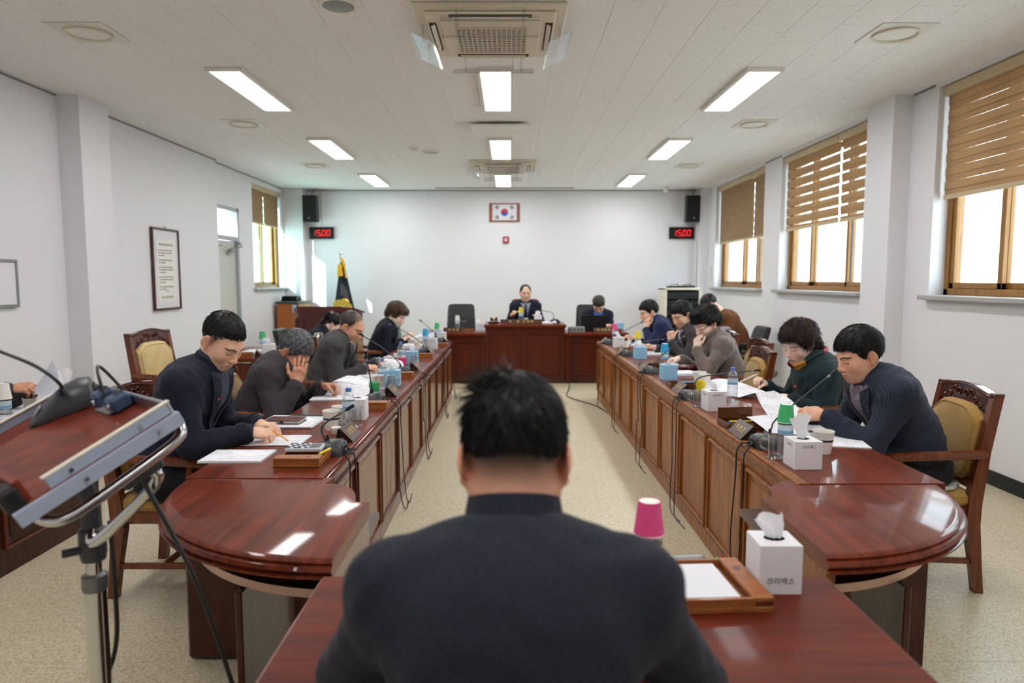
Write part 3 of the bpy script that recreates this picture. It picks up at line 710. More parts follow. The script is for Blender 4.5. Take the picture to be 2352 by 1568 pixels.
# chair's desk and its two wings
def desk(name, label, x0, x1, y0, depth, h, npan, parent_h=.0):
    t = thing(name, label, 'desk', ((x0+x1)/2, y0, 0)); W = x1-x0
    bx('desk_top', (0, depth/2-.02, h-.02), (W+.04, depth+.02, .04), 'table_wood', t, b=.008)
    bx('top_moulding', (0, .004, h-.052), (W+.012, .03, .024), 'desk_wood', t, b=.006)
    bx('front_board', (0, .03, (h-.04)/2), (W, .03, h-.05), 'desk_wood', t)
    bx('plinth', (0, .012, .05), (W, .02, .10), 'dark_wood', t, b=.003)
    pw = (W-.06)/npan
    for k in range(npan):
        cx = -W/2+.03+pw*(k+.5); fr = G(); w_, h_, b = pw-.05, h-.25, .018; cz = .12+h_/2
        for s in (-1, 1):
            fr.box((cx+s*(w_/2-b/2), .012, cz), (b, .022, h_), .005); fr.box((cx, .012, cz+s*(h_/2-b/2)), (w_-2*b, .022, b), .005)
        p = fr.build('panel_moulding', 'desk_wood', t)
        iw, ih = w_/2-b-.035, h_/2-b-.035
        poly = [(-iw+.03, -ih), (iw-.03, -ih), (iw, -ih+.03), (iw, ih-.03), (iw-.03, ih), (-iw+.03, ih), (-iw, ih-.03), (-iw, -ih+.03)]
        G().prism(poly, 0, .008, M=Matrix.Translation((cx, .015, cz)) @ MX).build('panel_field', 'desk_wood', p)
    for s in (-1, 1): bx('side_board', (s*(W/2-.012), depth/2, (h-.04)/2), (.024, depth-.06, h-.045), 'dark_wood', t)
    return t
desk('chair_desk', 'tall two-panel mahogany desk of the presiding man', -.365, .80, 9.95, .72, .868, 2)
desk('wing_desk', 'lower mahogany desk in front of the empty black chair', -1.28, -.375, 9.96, .68, .745, 2)
desk('wing_desk', 'lower mahogany desk carrying the black laptop', .81, 1.72, 9.96, .68, .745, 2)
# staff desks along the left wall
def staff_desk(x, y0, y1, label):
    t = thing('staff_desk', label, 'desk', (x, (y0+y1)/2, 0)); L = y1-y0
    bx('desk_top', (-.28, 0, T-.02), (.62, L, .04), 'table_wood', t, b=.008)
    bx('front_board', (0, 0, .345), (.026, L-.04, .69), 'dark_wood', t)
    raised_panel(t, (.012, -L*.24, .38), L*.44, .5, 'left_wood', 'dark_wood', 1); raised_panel(t, (.012, L*.24, .38), L*.44, .5, 'left_wood', 'dark_wood', 1)
    for s in (-1, 1): bx('side_board', (-.28, s*(L/2-.03), .345), (.52, .024, .69), 'left_wood', t)
    return t
staff_desk(-2.62, 2.5, 4.25, 'dark staff desk behind the metal lectern stand'); staff_desk(-2.50, 6.75, 8.0, 'brown staff desk near the door with a tissue box on top')

# ---- upholstered armchair
def make_armchair(name, label, woodm, cloth, carved=True):
    t = thing(name, label, 'chair')
    for sx in (-1, 1):
        G().tube(bez([(sx*.235, .22, 0), (sx*.235, .225, .2), (sx*.24, .235, .42)], 5), [.02]*3+[.024]*3+[.028]*5, 8).build('leg', woodm, t)
        prof = [(-.245, 0), (-.225, .16), (-.20, .34), (-.205, .45), (-.235, .70), (-.285, .98)]
        g = G(); rings = []
        for (y, z), (a, b) in zip(prof, ((.021, .021), (.022, .024), (.024, .032), (.024, .03), (.022, .026), (.02, .022))):
            rings.append([Vector((sx*.235+u*a, y+v*b, z)) for u, v in ((-1, -1), (1, -1), (1, 1), (-1, 1))])
        g.loft(rings).build('leg', woodm, t, ang=.9)
        G().tube(bez([(sx*.262, -.235, .69), (sx*.285, -.05, .685), (sx*.285, .12, .675), (sx*.255, .235, .655)], 5), [.02]+[.024]*14+[.018], 8).build('arm', woodm, t)
        G().tube(bez([(sx*.25, .17, .44), (sx*.262, .15, .55), (sx*.27, .165, .665)], 5), .019, 8).build('arm_support', woodm, t)
        bx('stretcher', (sx*.235, 0, .155), (.022, .44, .03), woodm, t, b=.005)
    bx('stretcher', (0, .0, .155), (.45, .024, .028), woodm, t, b=.005)
    g = G(); g.box((0, .0, .395), (.49, .47, .07), .012); g.build('seat_rail', woodm, t)
    rr = []
    for z, s in ((.42, .94), (.445, 1), (.475, .98), (.492, .86), (.497, .5)): rr.append([Vector((.25*s*c_[0], .245*s*c_[1]+.01, z)) for c_ in [(max(-1, min(1, 1.25*cos(2*pi*k/28))), max(-1, min(1, 1.25*sin(2*pi*k/28)))) for k in range(28)]])
    G().loft(rr).build('seat', cloth, t)
    # serpentine carved crest rail
    def by(z): return -.215-.07*max(0, (z-.45)/.53)**1.3
    n = 24; top = []; bot = []
    for k in range(n+1):
        u = -1+2*k/n; zt = .965+.036*(.5+.5*cos(pi*u))**.7+.006*(abs(u) > .84); top.append((u*.258, zt)); bot.append((u*.225, .885+.018*cos(pi*u/2)))
    poly = top+bot[::-1]
    M_ = Matrix.Translation((0, by(.95)+.0, .95)) @ Matrix.Rotation(.12, 4, 'X') @ Matrix.Translation((0, 0, -.95)) @ Matrix.Rotation(pi/2, 4, 'X')
    g = G(); g.prism(poly, -.022, .022, M=M_)
    rail = g.build('crest_rail', 'chair_wood_dark', t, ang=.5)
    if carved:
        g = G()
        for s in (-1, 1):
            for k in range(4):
                c = (s*(.03+.043*k), .945-.006*k*k+.012*(k % 2), -.024); rr_ = .021-.002*k; sp_ = []
                for q in range(13):
                    a = q*.6; r0 = rr_*(1-q/16); sp_.append(M_ @ Vector((c[0]+s*r0*cos(a), c[1]+r0*sin(a), c[2])))
                g.tube(sp_, .0048, 5)
        g.tube([M_ @ Vector((x, z-.012, -.023)) for x, z in top[1:-1]], .005, 5)
        g.build('carving', 'chair_wood_dark', rail)
    rr = []
    for dz, s, off in ((-.012, .97, 0), (.006, 1, 0), (.028, .985, 0), (.044, .9, 0), (.05, .6, 0)):
        ring = []
        for k in range(36):
            a = 2*pi*k/36; u = max(-1, min(1, 1.3*cos(a))); v = max(-1, min(1, 1.12*sin(a)))
            x = u*.205*s*(1+.05*v); z = .715+v*.185*s+(.012*cos(pi*u/2) if v > .9 else 0); ring.append(Vector((x, by(z)+.008+dz, z)))
        rr.append(ring)
    cu = G().loft(rr).build('back_cushion', cloth, t)
    G().tube([v+Vector((0, .0, 0)) for v in rr[3]]+[rr[3][0]], .004, 5).build('piping', cloth, cu)
    bx('back_board', (0, -.245, .70), (.44, .016, .40), woodm, t, rot=(.17, 0, 0)); bx('back_rail', (0, -.218, .53), (.45, .026, .045), woodm, t, b=.004)
    return t
ch = make_armchair('armchair', 'x', 'chair_wood', 'gold_cloth'); used = []
ARM = 'carved wooden armchairs with gold upholstery'
def chair_at(x, y, rz, label): return place(ch, used, (x, y, 0), rz, label, ARM)
chair_at(2.06, 3.47, pi/2-.10, 'gold upholstered armchair under the man in the dark checked jacket')
chair_at(-1.66, 3.40, -pi/2, 'gold upholstered armchair under the man writing with a pencil')
chair_at(-1.60, 4.45, -pi/2+.12, 'gold upholstered armchair under the man covering his face')
chair_at(-1.58, 5.75, -pi/2, 'gold upholstered armchair under the balding man in grey suit')
chair_at(-1.62, 6.75, -pi/2+.15, 'empty gold upholstered armchair between the balding man and the woman with scarf')
chair_at(-1.62, 8.15, -pi/2, 'gold upholstered armchair under the woman with the green scarf')
chair_at(1.98, 4.62, pi/2, 'gold upholstered armchair under the woman in the dark green coat')
chair_at(1.70, 5.33, pi/2-.05, 'empty gold upholstered armchair pushed up to the window-side table row')
chair_at(1.95, 6.05, pi/2, 'gold upholstered armchair under the woman in the taupe coat')
chair_at(1.98, 7.0, pi/2, 'gold upholstered armchair under the man with hand at his mouth')
chair_at(1.95, 8.3, pi/2, 'gold upholstered armchair under the man in navy leaning on his hand')
wc = make_armchair('armchair', 'tall pale gold armchair standing by the left wall with folded clothes', 'chair_wood', 'gold_satin'); tag(wc, group=ARM)
wc.location = (-2.62, 5.42, 0); wc.rotation_euler = (0, 0, -pi/2-.12); wc.scale = (1.0, 1.0, 1.13)
t = thing('folded_clothes', 'folded beige and grey clothes lying on the pale gold armchair', 'clothes', (-2.6, 5.42, .585), -.15)
for z, m_, s in ((0, 'black_matte', 1), (.035, 'lace', .95), (.075, 'gold_satin', .98)):
    bx('garment', (0, 0, z), (.34*s, .38*s, .04), m_, t, b=.018)
lc = []
for x, y, rz, lab in ((-1.62, 3.42, 0, 'pale lace seat pad under the man writing with a pencil'), (2.02, 3.46, 0, 'pale lace seat pad under the man in the dark checked jacket'), (-1.62, 6.75, 0, 'pale lace seat pad on the empty armchair by the woman with scarf')):
    t = thing('seat_pad', lab, 'cushion', (x, y, .50), rz)
    pts = []
    for k in range(48):
        a = 2*pi*k/48; r = 1.15; u = max(-1, min(1, r*cos(a))); v = max(-1, min(1, r*sin(a))); pts.append((u*(.22+.006*(k % 2)), v*(.22+.006*(k % 2))))
    G().prism(pts, 0, .018).build('pad', 'lace', t); G().prism([(p_[0]*.86, p_[1]*.86) for p_ in pts], .018, .026).build('quilt', 'lace', t)
# ---- black office chairs, the chairman's chair, the brown swivel chair
def office_chair(name, label, x, y, rz, w_, zt, m_, arms=True, tall=None):
    t = thing(name, label, 'chair', (x, y, 0), rz)
    g = G()
    for k in range(5):
        a = 2*pi*k/5+.3; g.tube([(0, 0, .09), (.29*cos(a), .29*sin(a), .06)], [.022, .014], 8)
    g.build('base', 'black_plastic', t)
    for k in range(5):
        a = 2*pi*k/5+.3; G().cyl((.29*cos(a)-.02*sin(a), .29*sin(a)+.02*cos(a), .028), (.29*cos(a)+.02*sin(a), .29*sin(a)-.02*cos(a), .028), .028, n=12).build('castor', 'black_plastic', t)
    G().cyl((0, 0, .08), (0, 0, .43), .028).build('column', 'chrome', t)
    G().loft([[Vector((u*w_/2*s*1.0, v*.24*s, z)) for u, v in [(max(-1, min(1, 1.2*cos(2*pi*k/24))), max(-1, min(1, 1.2*sin(2*pi*k/24)))) for k in range(24)]] for z, s in ((.43, .9), (.455, 1), (.5, 1), (.525, .85))]).build('seat', m_, t)
    rr = []
    for dz, s in ((-.05, .9), (-.035, 1), (.02, 1), (.04, .9)):
        ring = []
        for k in range(32):
            a = 2*pi*k/32; u = max(-1, min(1, 1.33*cos(a))); v = max(-1, min(1, 1.33*sin(a))); z = (zt+.50)/2+v*(zt-.50)/2*s
            ring.append(Vector((u*w_/2*s*(1-.06*v), -.24+dz-.12*((z-.5)/(zt-.5)), z)))
        rr.append(ring)
    b = G().loft(rr).build('backrest', m_, t)
    bx('seam', (0, -.262+.012, .5+(zt-.5)*.55), (w_*.36, .006, .006), 'grey_metal', b, rot=(.2, 0, 0))
    if arms:
        for s in (-1, 1):
            G().tube(bez([(s*(w_/2+.01), -.2, .68), (s*(w_/2+.03), .0, .68), (s*(w_/2+.02), .16, .66)], 4), .02, 8).build('arm', m_, t)
            G().tube([(s*(w_/2), -.02, .46), (s*(w_/2+.025), 0, .67)], .016, 8).build('arm_support', 'black_plastic', t)
    return t
office_chair('office_chair', 'empty black leather office chair behind the left wing desk', -.81, 10.95, pi, .46, 1.12, 'black_leather')
office_chair('office_chair', 'black leather office chair of the man at the laptop', 1.32, 11.0, pi, .46, 1.11, 'black_leather')
office_chair('office_chair', 'brown leather swivel chair by the right wall', 2.72, 7.6, -2.2, .46, .98, 'brown_leather')
pc = office_chair('high_back_chair', 'red wooden high back chair of the presiding man', .25, 10.98, pi, .50, 1.2, 'maroon')
office_chair('office_chair', 'dark swivel chair under the man seen from behind', .02, 1.0, 0, .46, .78, 'black_leather', arms=False)
office_chair('office_chair', 'dark office chair under the person at the left staff desk', -3.45, 3.55, -pi/2, .46, .92, 'black_leather')
office_chair('office_chair', 'dark office chair under the person with the ponytail', -2.80, 9.35, -pi/2, .46, .85, 'black_leather')
office_chair('office_chair', 'dark office chair under the person in the brown coat', 3.02, 9.1, pi/2, .46, .9, 'black_leather')
# ---- lectern, cabinet, flag, equipment rack
t = thing('lectern', 'dark red wooden lectern with angled panelled sides at the back', 'lectern', (-2.90, 10.7, 0), -.12)
w1, w2, dd, hh = .34, .50, .24, 1.06
front = [(-w1, -dd), (w1, -dd), (w2, 0), (w2, .36), (-w2, .36), (-w2, 0)]
G().prism([(x*.97, y*.97) for x, y in front], .08, hh-.04).build('body', 'podium_wood', t); G().prism(front, 0, .09).build('plinth', 'podium_wood', t)
g = G(); n = len(front); vs = [(x*1.03, y*1.03, hh-.05+(.10 if y < -.1 else .06 if y < .2 else -.02)*(1 if z else 0)+(0 if z else -.0)) for z in (0, 1) for x, y in front]
g.add(vs, [tuple(range(n))[::-1], tuple(range(n, 2*n))]+[(i, (i+1) % n, n+(i+1) % n, n+i) for i in range(n)], 0); g.build('top_board', 'podium_wood', t)
for p0, p1 in (((-w1, -dd), (w1, -dd)), ((w1, -dd), (w2, 0)), ((-w2, 0), (-w1, -dd))):
    v = Vector((p1[0]-p0[0], p1[1]-p0[1], 0)); c = Vector(((p0[0]+p1[0])/2, (p0[1]+p1[1])/2, .55)); ln = v.length*.97; rz = atan2(v.y, v.x)
    fr = G()
    for s in (-1, 1): fr.box((s*(ln/2-.07), -.008, .0), (.02, .018, .76), .004); fr.box((0, -.008, s*.37), (ln-.14, .018, .02), .004)
    fr.build('panel_moulding', 'podium_wood', t, (c.x*.985, c.y*.985, c.z), (0, 0, rz))
t = thing('filing_cabinet', 'light wood cabinet with grey top in the left back corner', 'cabinet', (-3.85, 12.18, 0), 0)
bx('body', (0, 0, .555), (.36, .78, 1.11), 'cabinet_wood', t, b=.003); bx('top', (0, 0, 1.125), (.40, .81, .03), 'dark_grey', t, b=.004)
for s in (-1, 1):
    d = bx('door', (.190, s*.192, .56), (.02, .375, 1.06), 'cabinet_front', t, b=.003); G().tube(bez([(.01, -s*.15, .36), (.035, -s*.15, .39), (.035, -s*.15, .45), (.01, -s*.15, .48)], 4), .006, 6).build('handle', 'chrome', d)
bx('notice', (.13, -.392, 1.02), (.07, .003, .13), 'card_blue', t); bx('edge_band', (.176, -.391, .555), (.02, .004, 1.1), 'dark_grey', t)
t = thing('file_rack', 'small dark slotted desk rack on top of the light wood cabinet', 'rack', (-3.86, 12.05, 1.14))
bx('base', (0, 0, .006), (.30, .2, .012), 'black_plastic', t)
for k in range(7): bx('divider', (-.13+.043*k, 0, .05), (.006, .2, .09), 'black_plastic', t, rot=(0, .25, 0))
bx('side_plate', (0, .09, .05), (.29, .006, .09), 'dark_grey', t)
t = thing('council_flag', 'black council flag with gold fringe and emblem on a pole', 'flag', (-3.03, 12.3, 0))
G().cyl((0, 0, .02), (0, 0, 1.92), .014, n=12).build('pole', 'chrome', t)
G().lathe([(.18, 0), (.18, .02), (.05, .04), (.03, .12), (.016, .14)], 24).build('base', 'chrome', t)
G().lathe([(.0, 2.05), (.012, 2.02), (.03, 1.98), (.02, 1.95), (.03, 1.93), (.014, 1.90)], 12).build('finial', 'chrome', t)
rings = []
for k in range(22):
    z = 1.86-1.34*k/21; u = k/21; ring = []
    for j in range(32):
        a = 2*pi*j/32; r = (.03+.225*u)*(1+.16*u*sin(7*a+.8)); ring.append(Vector((.02+.02*u+r*cos(a), r*.55*sin(a), z+.03*u*cos(a))))
    rings.append(ring)
G().loft(rings).build('cloth', 'flag_black', t)
g = G(); g.tube(bez([(.0, -.03, 1.88), (.04, -.05, 1.86), (.07, -.04, 1.74), (.10, -.045, 1.55)], 5), [.028]*5+[.026]*5+[.018]*6, 8)
g.build('fringe', 'flag_gold', t)
g = G()
for dx in (-.03, .015): g.lathe([(.008, 1.80), (.026, 1.77), (.024, 1.70), (.034, 1.62), (.03, 1.58)], 12, M=Matrix.Translation((dx, -.06, 0)))
g.build('tassel', 'flag_gold', t)
fl_ = []
for k in range(64):
    a = 2*pi*k/64; r = .155*(1+.16*abs(cos(2.5*a+.2))); fl_.append((r*cos(a), r*.9*sin(a)))
G().prism(fl_, 0, .008, M=Matrix.Translation((.05, -.165, 1.03)) @ Matrix.Rotation(-.08, 4, 'X') @ MX).build('emblem', 'emblem_gold', t)
G().prism([(.055*cos(2*pi*k/24), .055*sin(2*pi*k/24)) for k in range(24)], .008, .013, M=Matrix.Translation((.05, -.165, 1.0)) @ Matrix.Rotation(-.08, 4, 'X') @ MX).build('emblem_centre', 'emblem_white', t)
t = thing('equipment_rack', 'cream and black audio equipment rack in the right back corner', 'rack', (2.98, 12.05, 0))
for sx in (-1, 1): bx('side_panel', (sx*.30, 0, .69), (.05, .52, 1.36), 'cream_plastic', t, b=.006)
bx('top_panel', (0, 0, 1.36), (.65, .52, .04), 'cream_plastic', t, b=.006); bx('bottom_panel', (0, 0, .05), (.60, .52, .08), 'cream_plastic', t, b=.006)
bx('back_panel', (0, .24, .7), (.56, .02, 1.28), 'black_plastic', t)
for k, (z, h) in enumerate(((1.25, .13), (1.10, .14), (.96, .12), (.80, .16), (.62, .16), (.42, .2), (.2, .2))):
    u = bx('rack_unit', (0, -.02, z), (.545, .44, h-.008), ('black_plastic', 'black_matte')[k % 2], t, b=.003)
    for j in range(4): G().cyl((.02+j*.07, -.22, .01), (.02+j*.07, -.238, .01), .014, n=10).build('knob', 'grey_metal' if k == 2 else 'dark_grey', u)
    if k == 2: bx('lamp', (-.08, -.222, -.03), (.09, .004, .02), 'led_blue', u); bx('display', (-.02, -.222, .035), (.12, .004, .02), 'card_white', u)
for k, (x, y, d, m_) in enumerate(((-.12, -.05, (.22, .16, .03), 'black_plastic'), (.12, .0, (.26, .2, .035), 'black_plastic'))):
    t2 = thing('receiver_box', ('flat black receiver on the rack, door side', 'flat black receiver on the rack, window side')[k], 'receiver', (2.98+x, 12.05+y, 1.38))
    bx('case', (0, 0, d[2]/2), d, m_, t2, b=.004); G().tube(bez([(.08, .05, .02), (.1, .08, .06), (.02, .1, .05), (-.05, .06, .045)], 5), .006, 6).build('cable', 'black_plastic', t2)
# ---- the movable metal lectern stand at the front
t = thing('lectern_stand', 'height adjustable metal lectern stand with sloping wooden tray', 'lectern', (-1.10, 1.746, -.57), 0); SK = 1.375; SL = Vector((-1.10, 1.746, -.57)); t.scale = (SK, SK, SK); ZF = .4145
psi = R_(50); sig = R_(26); WW, LW = .433, .252
def tv(a, b, c=0):   # tray coordinates: a along the slope (0 high .. LW low), b sideways (0 near .. WW far), c above the board
    u = Vector((-cos(sig)*cos(psi), -cos(sig)*sin(psi), -sin(sig))); v = Vector((-sin(psi), cos(psi), 0)); n_ = u.cross(v); n_ = n_ if n_.z > 0 else -n_
    return Vector((-.606+.80, 1.2-1.27, 1.301))+u*a+v*b+n_*c
uu = (tv(1, 0)-tv(0, 0)).normalized(); vv = (tv(0, 1)-tv(0, 0)).normalized(); nn = (tv(0, 0, 1)-tv(0, 0, 0)).normalized()
def tW(a, b, c=0): return SL+tv(a, b, c)*SK
def tm(a, b, c): return Matrix.Translation(tv(a, b, c)) @ Matrix((uu, vv, nn)).transposed().to_4x4()
def tbox(name, a, b, c, d, m_, bev=.002, par=t): return G().box((0, 0, 0), d, bev, tm(a, b, c)).build(name, m_, par)
tbox('tray_board', LW/2, WW/2, -.022, (LW, WW, .012), 'stand_top')
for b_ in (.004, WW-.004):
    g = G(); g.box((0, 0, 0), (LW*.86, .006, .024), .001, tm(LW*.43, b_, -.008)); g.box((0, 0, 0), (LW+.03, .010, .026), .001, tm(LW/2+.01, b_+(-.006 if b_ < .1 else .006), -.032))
    g.build('side_rail', 'alu_reflected', t)
tbox('high_rail', .003, WW/2, -.012, (.007, WW, .034), 'alu'); tbox('book_stop', LW-.004, WW/2, -.004, (.012, WW-.02, .05), 'stand_top')
for b_ in (.006, WW-.006): tbox('edge_trim', LW*.43, b_, .004, (LW*.88, .012, .003), 'cream_plastic', .0005)
tbox('rubber_stop', LW+.012, .03, -.006, (.03, .05, .045), 'black_plastic', .006)
for a, b_, c_ in ((.04, -.008, -.032), (.17, -.008, -.032), (.06, 0, -.008), (.18, 0, -.008)): G().cyl(tv(a, b_+.004, c_), tv(a, b_-.0035, c_), .0035, n=8).build('screw', 'chrome', t)
# tubular handle under the tray and the telescopic pole
G().tube(bez([tv(-.005, .05, -.03), tv(-.005, .03, -.06), tv(.02, .02, -.075), tv(.13, .02, -.082), tv(.215, .02, -.082), tv(.245, .03, -.066), tv(.25, .06, -.035)], 6), .0095, 12).build('handle', 'chrome', t)
G().tube(bez([tv(-.005, WW-.05, -.03), tv(-.005, WW-.03, -.06), tv(.02, WW-.02, -.075), tv(.13, WW-.02, -.082), tv(.215, WW-.02, -.082), tv(.245, WW-.03, -.066), tv(.25, WW-.06, -.035)], 6), .0095, 12).build('handle', 'chrome', t)
tbox('clamp', .085, .05, -.10, (.075, .03, .022), 'dark_grey', .004); tbox('cross_plate', LW/2, WW/2, -.045, (.06, WW*.9, .016), 'dark_grey', .003)
G().tube(bez([tv(.07, .05, -.10), tv(.075, .055, -.135), Vector((.03, -.035, 1.035)), Vector((.0, 0, 1.05))], 6), .0105, 12).build('bent_tube', 'chrome', t)
G().tube([(0, 0, 1.02), (0, 0, 1.10), tv(LW/2, WW/2, -.05)], .018, 10).build('tilt_joint', 'dark_grey', t)
G().lathe([(.021, .985), (.024, 1.0), (.024, 1.045), (.017, 1.05)], 16).build('collar', 'dark_grey', t); G().cyl((-.012, -.016, 1.01), (-.036, -.036, 1.01), .008, n=10).build('knob', 'dark_grey', t)
G().cyl((0, 0, .90), (0, 0, 1.0), .013, n=20).build('upper_pole', 'chrome', t); G().lathe([(.021, .925), (.0225, .93), (.0225, .955), (.015, .958)], 20).build('collar', 'zinc', t)
G().cyl((0, 0, ZF+.05), (0, 0, .93), .019, n=24).build('lower_pole', 'chrome', t)
for k in range(4):
    a = pi/4+pi/2*k; G().tube([(0, 0, ZF+.07), (.24*cos(a), .24*sin(a), ZF+.035)], [.016, .012], 10).build('foot', 'chrome', t)
    G().cyl((.23*cos(a), .23*sin(a), ZF), (.23*cos(a), .23*sin(a), ZF+.035), .018, n=12).build('castor', 'black_plastic', t)
# bracket on the tray and cables
t2 = thing('tray_bracket', 'blue grey metal double bracket screwed onto the sloping tray', 'bracket', SL); t2.scale = (SK, SK, SK)
for b_ in (.16, .235):
    q = G().box((0, 0, 0), (.04, .035, .032), .006, tm(.027, b_, 0.0)); q.build('block', 'mic_blue', t2)
    G().cyl(tv(.020, b_, .0158), tv(.020, b_, .0166), .010, n=14).build('hole', 'black_matte', t2); G().cyl(tv(.047, b_, .0), tv(.051, b_, .0), .006, n=10).build('screw', 'chrome', t2)
G().box((0, 0, 0), (.035, .07, .005), .001, tm(.035, .198, -.013)).build('base_plate', 'grey_metal', t2)
t2 = thing('stand_cable', 'black cable hanging from the lectern stand to the floor', 'cable', (0, 0, 0))
G().tube(bez([tW(.09, .05, -.11), (-.82, 1.68, .80), (-.77, 1.70, .62), (-.70, 1.72, .35), (-.55, 1.72, .06), (-.42, 1.8, .008), (-.3, 2.0, .006)], 8), .006, 6).build('cord', 'black_plastic', t2)
t2 = thing('stand_cable', 'black cable looping down behind the stand pole', 'cable', (0, 0, 0))
G().tube(bez([(-1.085, 1.80, .87), (-1.08, 1.80, .67), (-1.09, 1.80, .5), (-1.15, 1.78, .32), (-1.16, 1.78, .12), (-1.12, 1.82, .008), (-.9, 2.0, .006)], 8), .006, 6).build('cord', 'black_plastic', t2)
# ================================================================ PEOPLE: implicit surfaces meshed with surface nets
class Field:
    def __init__(s, lo, hi, h):
        s.h = h; s.lo = np.array(lo, np.float32); n = np.ceil((np.array(hi)-np.array(lo))/h).astype(int)+1; s.n = n
        s.V = np.full(n, .2, np.float32); s.I = np.zeros(n, np.uint8)
        s.ax = [s.lo[i]+h*np.arange(n[i], dtype=np.float32) for i in range(3)]
    def sl(s, lo, hi):
        a = [max(0, int((lo[i]-s.lo[i])/s.h)) for i in range(3)]; b = [min(s.n[i], int((hi[i]-s.lo[i])/s.h)+2) for i in range(3)]
        return tuple(slice(a[i], max(a[i], b[i])) for i in range(3))
    def op(s, lo, hi, f, k=.02, gid=0, mode='u'):
        q = s.sl(lo, hi); X = s.ax[0][q[0]][:, None, None]; Y = s.ax[1][q[1]][None, :, None]; Z = s.ax[2][q[2]][None, None, :]
        v = s.V[q]
        if v.size == 0: return
        d = f(X, Y, Z).astype(np.float32)
        if mode == 'u':
            s.I[q] = np.where(d < v, gid, s.I[q]); hh = np.maximum(k-np.abs(v-d), 0)/k; s.V[q] = np.minimum(v, d)-hh*hh*k*.25
        else:
            d = -d; hh = np.maximum(k-np.abs(v-d), 0)/k; s.V[q] = np.maximum(v, d)+hh*hh*k*.25
    def cone(s, a, b, r1, r2, k=.02, gid=0, mode='u'):
        a = np.array(a, np.float32); b = np.array(b, np.float32); ba = b-a; L2 = float(ba@ba)+1e-12; m = max(r1, r2)+k+.02
        def f(X, Y, Z):
            t = np.clip(((X-a[0])*ba[0]+(Y-a[1])*ba[1]+(Z-a[2])*ba[2])/L2, 0, 1)
            return np.sqrt((X-a[0]-t*ba[0])**2+(Y-a[1]-t*ba[1])**2+(Z-a[2]-t*ba[2])**2)-(r1+(r2-r1)*t)
        s.op(np.minimum(a, b)-m, np.maximum(a, b)+m, f, k, gid, mode)
    def ell(s, c, r, k=.02, gid=0, mode='u', A=None):
        c = np.array(c, np.float32); r = np.array(r, np.float32); m = float(r.max())+k+.02
        A = np.eye(3, dtype=np.float32) if A is None else np.array(A, np.float32)     # rows are the local axes
        def f(X, Y, Z):
            dx, dy, dz = X-c[0], Y-c[1], Z-c[2]; k0 = 0; k1 = 0
            for i in range(3):
                q = A[i, 0]*dx+A[i, 1]*dy+A[i, 2]*dz; k0 = k0+(q/r[i])**2; k1 = k1+(q/r[i]**2)**2
            k0 = np.sqrt(k0); return k0*(k0-1)/np.sqrt(k1+1e-9)
        s.op(c-m, c+m, f, k, gid, mode)
    def mesh(s):
        V = s.V; ins = V < 0
        c = np.zeros(tuple(x-1 for x in V.shape), np.uint8)
        for i in (0, 1):
            for j in (0, 1):
                for k in (0, 1): c += ins[i:ins.shape[0]-1+i, j:ins.shape[1]-1+j, k:ins.shape[2]-1+k]
        act = np.argwhere((c > 0) & (c < 8)); idx = np.full(c.shape, -1, np.int32); idx[tuple(act.T)] = np.arange(len(act))
        acc = np.zeros((len(act), 3), np.float32); cnt = np.zeros(len(act), np.float32)
        cor = [(i, j, k) for i in (0, 1) for j in (0, 1) for k in (0, 1)]
        vals = {q: V[act[:, 0]+q[0], act[:, 1]+q[1], act[:, 2]+q[2]] for q in cor}
        for q in cor:
            for ax in range(3):
                if q[ax] == 0:
                    p = list(q); p[ax] = 1; p = tuple(p); a, b = vals[q], vals[p]; m = (a < 0) != (b < 0)
                    t = np.where(m, a/(a-b+1e-12), 0)
                    for d in range(3): acc[:, d] += np.where(m, q[d]+(t if d == ax else 0), 0)
                    cnt += m
        P = s.lo+(act+acc/cnt[:, None])*s.h
        F = []
        for ax in range(3):
            sl0 = [slice(1, -1)]*3; sl0[ax] = slice(0, -1); sl1 = [slice(1, -1)]*3; sl1[ax] = slice(1, None)
            a, b = ins[tuple(sl0)], ins[tuple(sl1)]; e = np.argwhere(a != b); fl = a[tuple(e.T)]
            off = np.ones(3, int); off[ax] = 0; e = e+off; u, v = [(1, 2), (2, 0), (0, 1)][ax]
            qs = []
            for du, dv in ((-1, -1), (0, -1), (0, 0), (-1, 0)):
                w_ = e.copy(); w_[:, u] += du; w_[:, v] += dv; qs.append(idx[w_[:, 0], w_[:, 1], w_[:, 2]])
            qd = np.stack(qs, 1); qd[~fl] = qd[~fl][:, ::-1]; F.append(qd)
        F = np.concatenate(F); F = F[(F >= 0).all(1)]
        gi = s.I[act[:, 0], act[:, 1], act[:, 2]]
        return P.astype(np.float64), F, gi
def frame(fwd, up):
    f = Vector(fwd).normalized(); u = Vector(up); r = f.cross(u).normalized(); u = r.cross(f).normalized(); return r, f, u   # right, forward, up
def np_mesh(name, P, F, mats, fm=None, col=None):
    me = bpy.data.meshes.new(name); me.vertices.add(len(P)); me.vertices.foreach_set('co', np.asarray(P, np.float32).ravel())
    nF = len(F); k = F.shape[1]; me.loops.add(nF*k); me.loops.foreach_set('vertex_index', F.astype(np.int32).ravel())
    me.polygons.add(nF); me.polygons.foreach_set('loop_start', np.arange(nF, dtype=np.int32)*k)
    if fm is not None: me.polygons.foreach_set('material_index', fm.astype(np.int32))
    me.polygons.foreach_set('use_smooth', np.ones(nF, bool))
    for m in mats: me.materials.append(MAT[m])
    if col is not None:
        a = me.color_attributes.new('Col', 'FLOAT_COLOR', 'POINT'); a.data.foreach_set('color', np.concatenate([col, np.ones((len(col), 1))], 1).astype(np.float32).ravel())
    me.update(); me.validate(); return me
